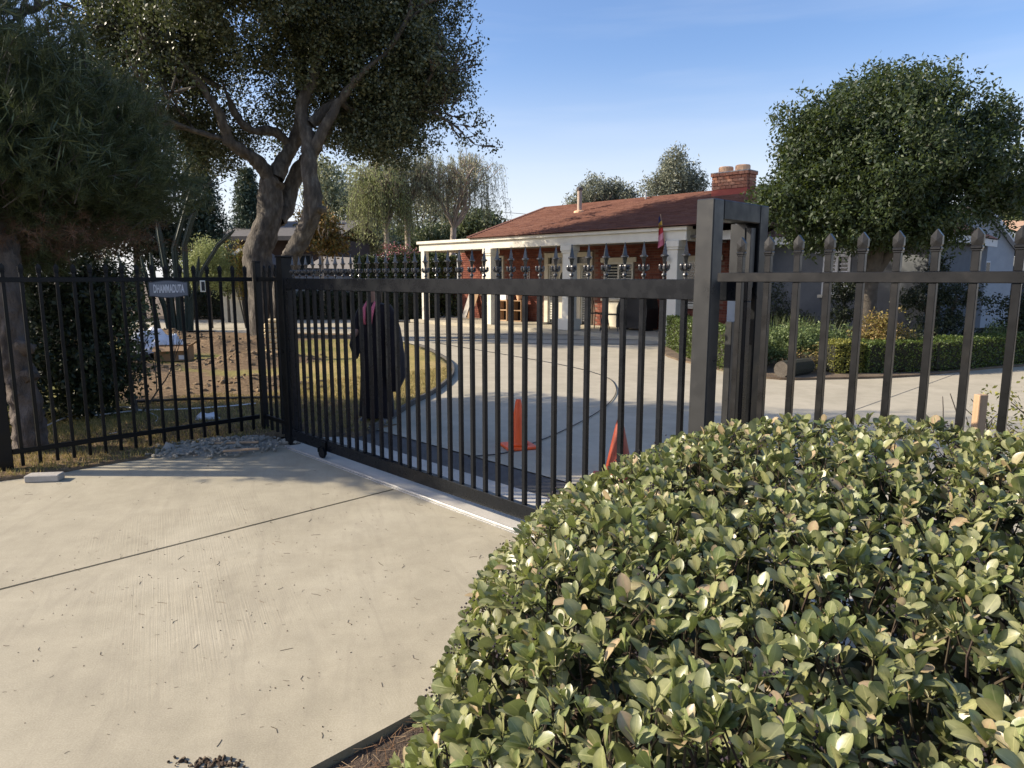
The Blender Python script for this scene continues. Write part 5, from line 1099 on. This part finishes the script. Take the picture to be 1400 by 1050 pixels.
# shrub and stake beyond the fence at right edge
shrub('fine_shrub', 'fine yellow-green shrub at the right edge just beyond the near fence', [((2.85, 3.65, .8), (.42, .35, .35), 60), ((2.75, 3.5, .45), (.35, .3, .4), 40)], 'ybox', 16, .07, .026, 171)
o = thing('timber_stake', 'short raw timber stake just beyond the near fence at right', 'stake', (2.27, 3.3, 0), R(15)); MB().bbox(-.026, -.018, -.05, .026, .018, 1.04, .003).build('stake_shaft', M['wood'], o)
# log
o = thing('log', 'short sawn log lying on its side at the bed edge', 'log', (4.45, 11.0, .15), R(-52)); m = MB(); m.tube([(-.02, -.2, 0), (-.01, .1, .005), (.02, .5, .01)], [.135, .14, .13], 14, False, .05, random.Random(3)); lb_ = m.build('bark_body', M['core'], o); m = MB(); m.tube([(-.02, -.212, 0), (-.02, -.201, 0)], [.128, .134], 14); m.build('cut_end', M['bark'], o); m = MB(); m.tube([(.02, .501, .01), (.02, .51, .01)], [.128, .122], 14); m.build('cut_end', M['concreteblock'], o)
r = random.Random(5)
for i, (px, py, s, lb) in enumerate(((1316, 478, .09, 'pale flat stone in the bed, left of the two'), (1338, 479, .07, 'smaller pale flat stone in the bed, right of the two'))):
    q = G(px, py); o = thing('stone', lb, 'stone', (q.x, q.y, .03), 0, 'pale stones in the bed'); m = MB(); clod(m, (0, 0, .03), s*1.3, r); m.build('stone_body', M['concreteblock'], o)
# ================================================================ FAR HOUSES AND WALLS AT LEFT
b = thing('block_wall', 'pale grey block wall behind the low dark hedge at left', 'wall', (-13.6, 29, 0)); t = NT('block_face'); oi = t.n.new('ShaderNodeObjectInfo'); t.col(t.ramp(oi.outputs['Random'], [(.1, (.33, .33, .33)), (.9, (.45, .45, .44))])); t.set(rough=.95, spec=.1); M['blk'] = t.m
MB().box(0, .02, 0, 7.2, .18, 1.68).build('mortar_core', M['mortar'], b); bk = None
for k in range(8):
    for j in range(18):
        x = .2+j*.4+(.2 if k % 2 else 0)
        if x > 7.1: continue
        if bk is None: bk = MB().bbox(-.194, 0, 0, .194, .2, .194, .006).build('block', M['blk'], b); bk.location = (x, 0, k*.205+.005)
        else: inst(bk, b, (x, 0, k*.205+.005))
FH = thing('far_house', 'dark brown far house with a grey roof edge behind the oak trunks', 'house', (-11.9, 34, 0), R(-6))
m = MB(); m.box(-1.9, 0, 0, 3.6, 5, 3.4); m.build('wall', M['darkwall'], FH); m = MB(); m.add([(-2.2, -.8, 3.5), (4.0, -.8, 3.5), (4.0, 3, 4.5), (-2.2, 3, 4.5), (-2.2, 6, 3.6), (4.0, 6, 3.6)], [(0, 1, 2, 3), (3, 2, 5, 4)]); m.bbox(-2.2, -.85, 3.3, 4.0, -.8, 3.52, .01); m.build('roof', M['darkroof'], FH)
for x in (-.8, 1.2): m = MB(); m.bbox(x, -.04, 1.6, x+1.1, -.003, 2.7, .01); w_ = m.build('window', M['darkroof'], FH); MB().box(x+.08, -.05, 1.68, x+1.02, -.041, 2.62).build('pane', M['glass'], w_)
FH = thing('low_garage', 'low grey garage with a sloping taupe roof behind the gate', 'garage', (-8.6, 30.5, 0), R(-4))
m = MB(); m.box(.0, 0, 0, 4.2, 4, 1.95); m.build('wall', M['greywall'], FH); m = MB(); m.add([(-.3, -.5, 1.98), (4.3, -.5, 1.86), (3.6, 2.0, 2.42), (-.3, 2.0, 2.55), (4.3, 4, 1.9), (-.3, 4, 2.0)], [(0, 1, 2, 3), (3, 2, 4, 5)]); m.build('roof', mottled('taupe_roof', (.20, .18, .16), (.26, .24, .21), 8, .9, .3), FH)
m = MB(); m.bar((-.3, -.52, 1.93), (4.3, -.52, 1.81), .03, .14); m.build('gutter', M['blackplastic'], FH)
gs = thing('shed', 'small cream gabled shed front just left of the oak trunk', 'shed', (-9.75, 25.2, 0), R(-10))
m = MB(); m.prism([(-.9, 0), (.9, 0), (.9, 1.2), (-.9, 1.2)], 0, 1.9); m.build('wall', M['cream'], gs); m = MB(); m.bar((-1.1, -.1, 1.85), (0.2, -.1, 2.62), .12, .12); m.bar((.2, -.1, 2.62), (1.1, -.1, 2.0), .12, .12); m.build('bargeboard', M['white'], gs); m = MB(); m.add([(-1.1, -.15, 1.95), (.2, -.15, 2.72), (.2, 1.3, 2.72), (-1.1, 1.3, 1.95), (1.15, -.15, 2.05), (1.15, 1.3, 2.05)], [(0, 1, 2, 3), (1, 4, 5, 2)]); m.build('roof', M['darkroof'], gs)
# wires
for i, (y0, y1, lb) in enumerate(((279, 290, 'uppermost thin utility wire crossing the sky left of the roof'), (289, 298, 'middle thin utility wire crossing the sky left of the roof'), (300, 308, 'lowest thin utility wire crossing the sky left of the roof'))):
    m = MB(); a = P(560, y0-6, 60); c = P(900, y1+6, 52); pts = [a.lerp(c, k/14)-Vector((0, 0, .5*math.sin(math.pi*k/14))) for k in range(15)]; m.tube(pts, .022, 4, False); tag(m.build('utility_wire', M['blackplastic'], None), lb, 'wire', 'utility wires in the sky')
# overhead wire shadows painted as dark strips in front of the porch
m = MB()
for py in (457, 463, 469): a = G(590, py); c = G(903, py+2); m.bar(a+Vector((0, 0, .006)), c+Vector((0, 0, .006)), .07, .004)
tag(m.build('wire_shadow_strip', M['asphalt'], None), 'dark strips painted as overhead wire shadows across the driveway before the porch', kind='structure')
# ================================================================ YARD THINGS
def cone(name, label, loc, h, r0, mat, rz):
    o = thing(name, label, 'traffic cone', loc, rz, 'traffic cones on the driveway'); m = MB(); m.bbox(-r0*1.75, -r0*1.75, 0, r0*1.75, r0*1.75, .025, .008); m.build('base', mat, o)
    m = MB(); m.lathe([(r0*1.15, .0255), (r0, .045), (r0*.96, .07), (.028, h-.02), (.022, h), (.012, h)], 24); m.build('cone_body', mat, o, smooth=True); return o
cone('traffic_cone', 'bright orange-red traffic cone in the middle of the driveway', (.06, 6.42, .003), .46, .085, M['orange'], R(20))
cone('traffic_cone', 'red traffic cone darkened in colour for shade, half hidden by the foreground hedge', (.84, 5.28, .003), .50, .12, M['redcone'], R(-10))
# hose on the driveway
def hose(name, label, pts, rad, mat, z=.012, cat='hose', group=None):
    m = MB(); out = tube_path(m, [Vector((p[0], p[1], z)) for p in pts], [rad]*len(pts), 6); return tag(m.build(name, mat, None, smooth=True), label, cat, group)
hose('hose', 'thin dark hose curving over the driveway behind the gate', [G(600, 470), G(700, 487), G(780, 502), G(828, 516), G(842, 530), G(838, 546), G(815, 566), G(770, 590), G(730, 607), G(690, 621), G(640, 626)], .006, M['blackplastic'])
# brick and rubble near the left fence
o = thing('concrete_brick', 'loose pale concrete brick on the apron edge by the left fence post', 'brick', (-3.72, 5.33, 0), R(8)); m = MB(); m.bbox(-.125, -.055, 0, .125, .055, .055, .006); m.build('brick_body', M['concreteblock'], o)
r = random.Random(71); m = MB()
bmx = bmesh.new(); g_ = 34
vs = [[None]*g_ for _ in range(g_)]
rc = G(305, 613)
for i in range(g_):
    for j in range(g_):
        x = (i/(g_-1)-.5)*2; y = (j/(g_-1)-.5)*2; d = x*x+y*y; h = .07*max(0, 1-d)*(1+.8*mn.noise(Vector((x*4, y*4, 1))))+.02*mn.noise(Vector((x*14, y*14, 1)))*max(0, 1-d)-.01; vs[i][j] = (rc.x+x*.62+y*.12, rc.y+y*.34+x*.18, h)
m.add([v for row in vs for v in row], [(i*g_+j, (i+1)*g_+j, (i+1)*g_+j+1, i*g_+j+1) for i in range(g_-1) for j in range(g_-1)])
for k in range(420): a = r.random()*6.28; d = r.random()**.6; clod(m, (rc.x+math.cos(a)*d*.68, rc.y+math.sin(a)*d*.4+.12*math.cos(a)*d, .02+.07*max(0, 1-d)), r.uniform(.006, .032), r)
tag(m.build('rubble_pile', M['rubble'], None), 'low pile of grey rubble at the corner of the left fence', 'rubble', kind='stuff')
for k, (px, py, l, a, lb) in enumerate(((322, 606, .42, .12, 'long weathered board lying on the rubble'), (265, 622, .14, -.9, 'short board offcut on the near edge of the rubble'), (330, 616, .3, .3, 'thin board lying in front of the rubble'))):
    q = G(px, py, .06 if k != 1 else .0); o = thing('board_scrap', lb, 'board', q, a, 'board scraps round the rubble'); m = MB(); m.bbox(-l/2, -.02, .0, l/2, .02, .014, .002); m.build('board_body', M['wood'], o)
q = G(233, 618); o = thing('paper_scrap', 'crumpled pale scrap standing at the left end of the rubble', 'scrap', q, .5); m = MB(); m.add([(-.08, 0, 0), (.02, -.01, 0), (-.03, .01, .10), (.09, .02, .01), (.03, .02, .06), (-.02, .07, .0), (.1, .08, .03)], [(0, 1, 2), (1, 3, 4), (1, 4, 2), (3, 6, 4), (2, 4, 5), (0, 2, 5)]); m.build('scrap_sheet', M['concreteblock'], o)
# white sheeting, black pipes and carton
def lump(name, label, cat, loc, rad, mat, seed, rz=0, part='sheet_body', amp=.35):
    o = thing(name, label, cat, loc, rz); bm = bmesh.new(); bmesh.ops.create_icosphere(bm, subdivisions=4, radius=1)
    for v in bm.verts:
        n = 1+amp*mn.noise(v.co*1.6+Vector((seed, 0, 0)))+.25*abs(mn.noise(v.co*4+Vector((0, seed, 0)))); v.co = Vector((v.co.x*rad[0]*n, v.co.y*rad[1]*n, max(0, (v.co.z+.35)*rad[2]*n)))
    bm.verts.index_update(); m = MB(); m.add([v.co[:] for v in bm.verts], [[v.index for v in f.verts] for f in bm.faces]); bm.free(); m.build(part, mat, o, smooth=True); return o
lump('white_sheeting', 'heaped white plastic sheeting behind the cardboard box on the lawn', 'plastic sheet', (-7.15, 13.6, .05), (.42, .3, .36), M['plastic_white'], 3)
lump('white_sheeting', 'smaller peak of white sheeting nearest the cardboard box', 'plastic sheet', (-6.75, 13.7, .05), (.2, .2, .28), M['plastic_white'], 8)
for k, (x, lb) in enumerate(((-7.28, 'black pipe end in front of the white sheeting, leftmost'), (-7.08, 'black pipe end in front of the white sheeting, middle'), (-6.86, 'black pipe end in front of the white sheeting, by the box'))):
    o = thing('black_pipe', lb, 'pipe', (x, 13.1, .1), R(4), 'black pipes by the white sheeting'); m = MB(); n = 16; rr2 = .075
    pr = [(rr2, 0), (rr2, .5), (rr2-.012, .5), (rr2-.012, 0)]
    vs = [(c*math.cos(6.2832*j/n), y, c*math.sin(6.2832*j/n)) for c, y in pr for j in range(n)]; m.add(vs, [(i*n+j, i*n+(j+1) % n, ((i+1) % 4)*n+(j+1) % n, ((i+1) % 4)*n+j) for i in range(4) for j in range(n)]); m.build('pipe_wall', M['blackplastic'], o)
o = thing('cardboard_box', 'open brown cardboard box with a white label on the lawn', 'box', (-6.35, 12.95, .06), R(12)); w_, d_, h_ = .30, .2, .27
for nm, a in (('side_panel', (-w_, -d_, 0, w_, -d_+.006, h_)), ('side_panel', (-w_, d_-.006, 0, w_, d_, h_)), ('side_panel', (-w_, -d_+.0065, 0, -w_+.006, d_-.0065, h_)), ('side_panel', (w_-.006, -d_+.0065, 0, w_, d_-.0065, h_)), ('bottom_panel', (-w_+.007, -d_+.007, .002, w_-.007, d_-.007, .008))): MB().box(*a).build(nm, M['cardboard'], o)
m = MB(); m.add([(-w_, -d_, h_+.001), (w_, -d_, h_+.001), (w_, -d_-.13, h_-.07), (-w_, -d_-.12, h_-.08), (-w_, -d_, h_+.005), (w_, -d_, h_+.005), (w_, -d_-.13, h_-.066), (-w_, -d_-.12, h_-.076)], [(0, 1, 2, 3), (4, 5, 6, 7)]); m.build('flap', M['cardboard'], o)
m = MB(); m.add([(w_, -d_, h_), (w_, d_, h_), (w_+.14, d_, h_+.08), (w_+.13, -d_, h_+.09)], [(0, 1, 2, 3)]); m.build('flap', M['cardboard'], o)
MB().box(.12, -d_-.004, .03, .24, -d_-.0005, .11).build('paper_label', M['plastic_white'], o)
# sandstone stack
o = thing('stone_stack', 'stack of pale sunlit sandstone pieces seen through the short fence return', 'stone stack', (-4.55, 13.3, .03), 0); r = random.Random(81); zz = 0; k = 0
while zz < .78:
    h = r.uniform(.07, .12)
    for s in (-.09, .09):
        m = MB(); x = s+r.uniform(-.02, .02); m.bbox(x-.09+r.uniform(0, .02), -.11, zz, x+.088-r.uniform(0, .02), .11+r.uniform(0, .03), zz+h-.006, .02); m.build('stone', M['stone'], o)
    zz += h
# cables and bits behind the left fence
hose('cable', 'white looped cable on the soil behind the left fence, nearest the rail', [G(60, 590), G(110, 570), G(170, 562), G(215, 575), G(200, 590), G(150, 600)], .008, M['plastic_white'], .05, 'cable')
hose('cable', 'white cable stretched over the soil towards the lawn behind the left fence', [G(130, 575), G(190, 568), G(250, 566), G(310, 562), G(350, 558)], .008, M['plastic_white'], .06, 'cable')
hose('drain_pipe', 'dull grey pipe lying along the soil behind the left fence', [G(180, 556), G(260, 552), G(340, 550), G(400, 549)], .02, M['post'], .06, 'pipe')
lump('bucket_cover', 'bluish plastic bag crumpled on the soil behind the left fence', 'plastic bag', G(283, 577), (.13, .1, .07), M['plastic_white'], 12)
# ================================================================ PERSON
px_, py_ = -1.50, 7.56
PR = thing('person', 'person in a long loose black robe with a pink scarf standing behind the gate', 'person', (px_, py_, .0), R(-22))   # faces -Y turned to the left
def skin_body(verts, edges, radii, name, mat, parent, root=0, sub=2):
    me = bpy.data.meshes.new(name); me.from_pydata(verts, edges, []); ob_ = bpy.data.objects.new(name, me); C.objects.link(ob_)
    sm = ob_.modifiers.new('skin', 'SKIN'); sk_ = me.skin_vertices[0] if me.skin_vertices else None
    if sk_ is None:
        bm = bmesh.new(); bm.from_mesh(me); bm.verts.layers.skin.verify(); bm.to_mesh(me); bm.free()
    for i, v in enumerate(me.skin_vertices[0].data): v.radius = (radii[i] if isinstance(radii[i], tuple) else (radii[i], radii[i])); v.use_root = (i == root)
    ss = ob_.modifiers.new('sub', 'SUBSURF'); ss.levels = ss.render_levels = sub; bpy.context.view_layer.update()
    dg = bpy.context.evaluated_depsgraph_get(); m2 = bpy.data.meshes.new_from_object(ob_.evaluated_get(dg)); bpy.data.objects.remove(ob_)
    for p in m2.polygons: p.use_smooth = True
    m2.materials.clear(); m2.materials.append(mat); o = bpy.data.objects.new(name, m2); C.objects.link(o); o.parent = parent; return o
# local: x to the person's left seen from the front is +x in the picture; front is -y
vt = [(0, 0, .86), (0, 0, 1.0), (0, .01, 1.16), (0, .02, 1.27), (0, .01, 1.335), (0, -.005, 1.39), (0, -.005, 1.455), (0, .01, 1.52),
      (-.09, 0, .82), (-.10, -.01, .46), (-.10, .02, .09), (-.11, -.07, .04), (-.12, -.14, .03),
      (.09, 0, .82), (.10, -.01, .46), (.11, .02, .09), (.12, -.07, .04), (.13, -.14, .03),
      (-.14, .02, 1.27), (-.20, .0, 1.05), (-.16, -.16, .98), (-.12, -.22, .99),
      (.14, .02, 1.27), (.21, .03, 1.03), (.24, -.02, .82), (.24, -.04, .76)]
ed = [(0, 1), (1, 2), (2, 3), (3, 4), (4, 5), (5, 6), (6, 7), (0, 8), (8, 9), (9, 10), (10, 11), (11, 12), (0, 13), (13, 14), (14, 15), (15, 16), (16, 17), (3, 18), (18, 19), (19, 20), (20, 21), (3, 22), (22, 23), (23, 24), (24, 25)]
rd = [(.15, .11), (.12, .09), (.15, .10), (.10, .08), .045, (.055, .065), (.072, .085), (.055, .065), .075, .055, .035, .035, .025, .075, .055, .035, .035, .025, .05, .042, .03, .022, .05, .042, .032, .024]
body = skin_body(vt, ed, rd, 'body', M['skin'], PR)
def finger_set(root, dirv, side, name):
    root = Vector(root); d = Vector(dirv).normalized(); s = Vector(side).normalized(); dn = d.cross(s)
    for i, (off, l) in enumerate(((-.022, .06), (-.008, .068), (.007, .064), (.021, .05))):
        a = root+s*off; f = skin_body([a[:], (a+d*l*.45+dn*.004)[:], (a+d*l*.75+dn*.016)[:], (a+d*l+dn*.032)[:]], [(0, 1), (1, 2), (2, 3)], [.009, .0085, .008, .006], 'finger', M['skin'], PR, 0, 1)
    a = root-s*.028-d*.035; skin_body([a[:], (a-s*.02+d*.02)[:], (a-s*.025+d*.045)[:]], [(0, 1), (1, 2)], [.011, .010, .008], 'thumb', M['skin'], PR, 0, 1)
finger_set((-.11, -.24, .99), (.4, -.9, -.1), (0, .1, 1), 'l'); finger_set((.24, -.045, .735), (0, -.1, -1), (0, 1, 0), 'r')
# face
for s in (-.028, .028):
    m = MB(); m.lathe([(.002, -.009), (.009, -.004), (.011, 0), (.009, .004), (.002, .009)], 10); e_ = m.build('eye', plain('eye_white', (.6, .58, .55), .3), PR, smooth=True); e_.location = (s, -.078, 1.462)
    m = MB(); m.lathe([(.001, -.004), (.005, 0), (.001, .004)], 8); i_ = m.build('iris', M['hair'], e_, smooth=True); i_.location = (0, -.009, 0)
m = MB(); m.tube([(0, -.078, 1.468), (0, -.094, 1.45), (0, -.103, 1.432), (0, -.088, 1.424)], [.007, .009, .013, .006], 8); m.build('nose', M['skin'], PR, smooth=True)
m = MB(); m.tube([(-.022, -.079, 1.404), (0, -.088, 1.405), (.022, -.079, 1.404)], [.003, .007, .003], 8); m.build('mouth', plain('lips', (.32, .1, .09), .5), PR, smooth=True)
bm = bmesh.new(); bmesh.ops.create_icosphere(bm, subdivisions=4, radius=1)
for v in bm.verts:
    c = v.co.copy(); front = c.y < -.35 and c.z < .55; k = .93 if front else 1.08; drop = -.09 if (c.z < -.3 and c.y > -.1) else 0
    v.co = Vector((c.x*.083*k*(1+.04*mn.noise(c*5)), .01+c.y*.093*k, 1.475+c.z*.105*k+drop))
bm.verts.index_update(); m = MB(); m.add([v.co[:] for v in bm.verts], [[v.index for v in f.verts] for f in bm.faces if not (f.calc_center_median().y < -.045 and f.calc_center_median().z < 1.515)]); bm.free(); m.build('hair', M['hair'], PR, smooth=True)
# robe: folded gown from neck to ankle
m = MB(); n = 56; prof = [(1.335, .06, .055), (1.315, .12, .08), (1.285, .175, .10), (1.22, .185, .12), (1.08, .165, .125), (.95, .155, .125), (.8, .16, .13), (.6, .17, .135), (.4, .175, .14), (.2, .18, .145), (.075, .185, .15)]
vs = []
for z, a, b_ in prof:
    amp = .0 if z > 1.2 else .11*(1.2-z)
    for j in range(n):
        th = 6.2832*j/n; f = 1+amp*(math.sin(th*9+z*1.3)+.5*math.sin(th*17+2)); vs.append((a*f*math.cos(th), .01+b_*f*math.sin(th), z+.01*math.sin(th*5)*(z < .1)))
m.add(vs, [(i*n+j, i*n+(j+1) % n, (i+1)*n+(j+1) % n, (i+1)*n+j) for i in range(len(prof)-1) for j in range(n)]); m.build('robe', M['cloth'], PR, smooth=True)
def sleeve(pts, prof):
    m = MB(); n = 28; vs = []; P_ = [Vector(p) for p in pts]
    for i, (p, (a, b_)) in enumerate(zip(P_, prof)):
        for j in range(n): th = 6.2832*j/n; f = 1+.06*i*.5*math.sin(th*6+i); vs.append(p+Vector((0, b_*math.cos(th)*f, a*math.sin(th)*f)) if False else p+Vector((a*math.cos(th)*f, b_*math.sin(th)*f, -.35*a*math.cos(th)*(1 if p.x > 0 else -1)*0)))
    m.add(vs, [(i*n+j, i*n+(j+1) % n, (i+1)*n+(j+1) % n, (i+1)*n+j) for i in range(len(P_)-1) for j in range(n)]); m.build('sleeve', M['cloth'], PR, smooth=True)
sleeve([(.12, .02, 1.31), (.17, .02, 1.22), (.215, .03, 1.05), (.23, .03, .88), (.24, .03, .72), (.225, .04, .52), (.22, .05, .36)], [(.065, .065), (.078, .075), (.075, .09), (.07, .12), (.075, .13), (.085, .14), (.02, .06)])
sleeve([(-.12, .02, 1.31), (-.165, .015, 1.22), (-.20, .0, 1.07), (-.175, -.08, .97), (-.16, -.13, .87), (-.17, -.12, .72)], [(.05, .06), (.07, .07), (.065, .075), (.055, .075), (.06, .07), (.012, .03)])
m = MB(); m.tube([(-.05, -.05, 1.34), (-.055, -.105, 1.27), (-.03, -.15, 1.18), (-.02, -.155, 1.10)], [.012, .018, .02, .012], 8); m.tube([(.05, -.05, 1.34), (.055, -.11, 1.27), (.045, -.15, 1.18), (.05, -.16, 1.08)], [.012, .02, .03, .016], 8); m.build('scarf', M['pink'], PR, smooth=True)
for s in (-1, 1):
    m = MB(); m.tube([(s*.11, .04, .035), (s*.115, -.02, .045), (s*.12, -.1, .035), (s*.125, -.17, .025)], [.038, .045, .04, .022], 10); m.build('shoe', M['shoe'], PR, smooth=True)
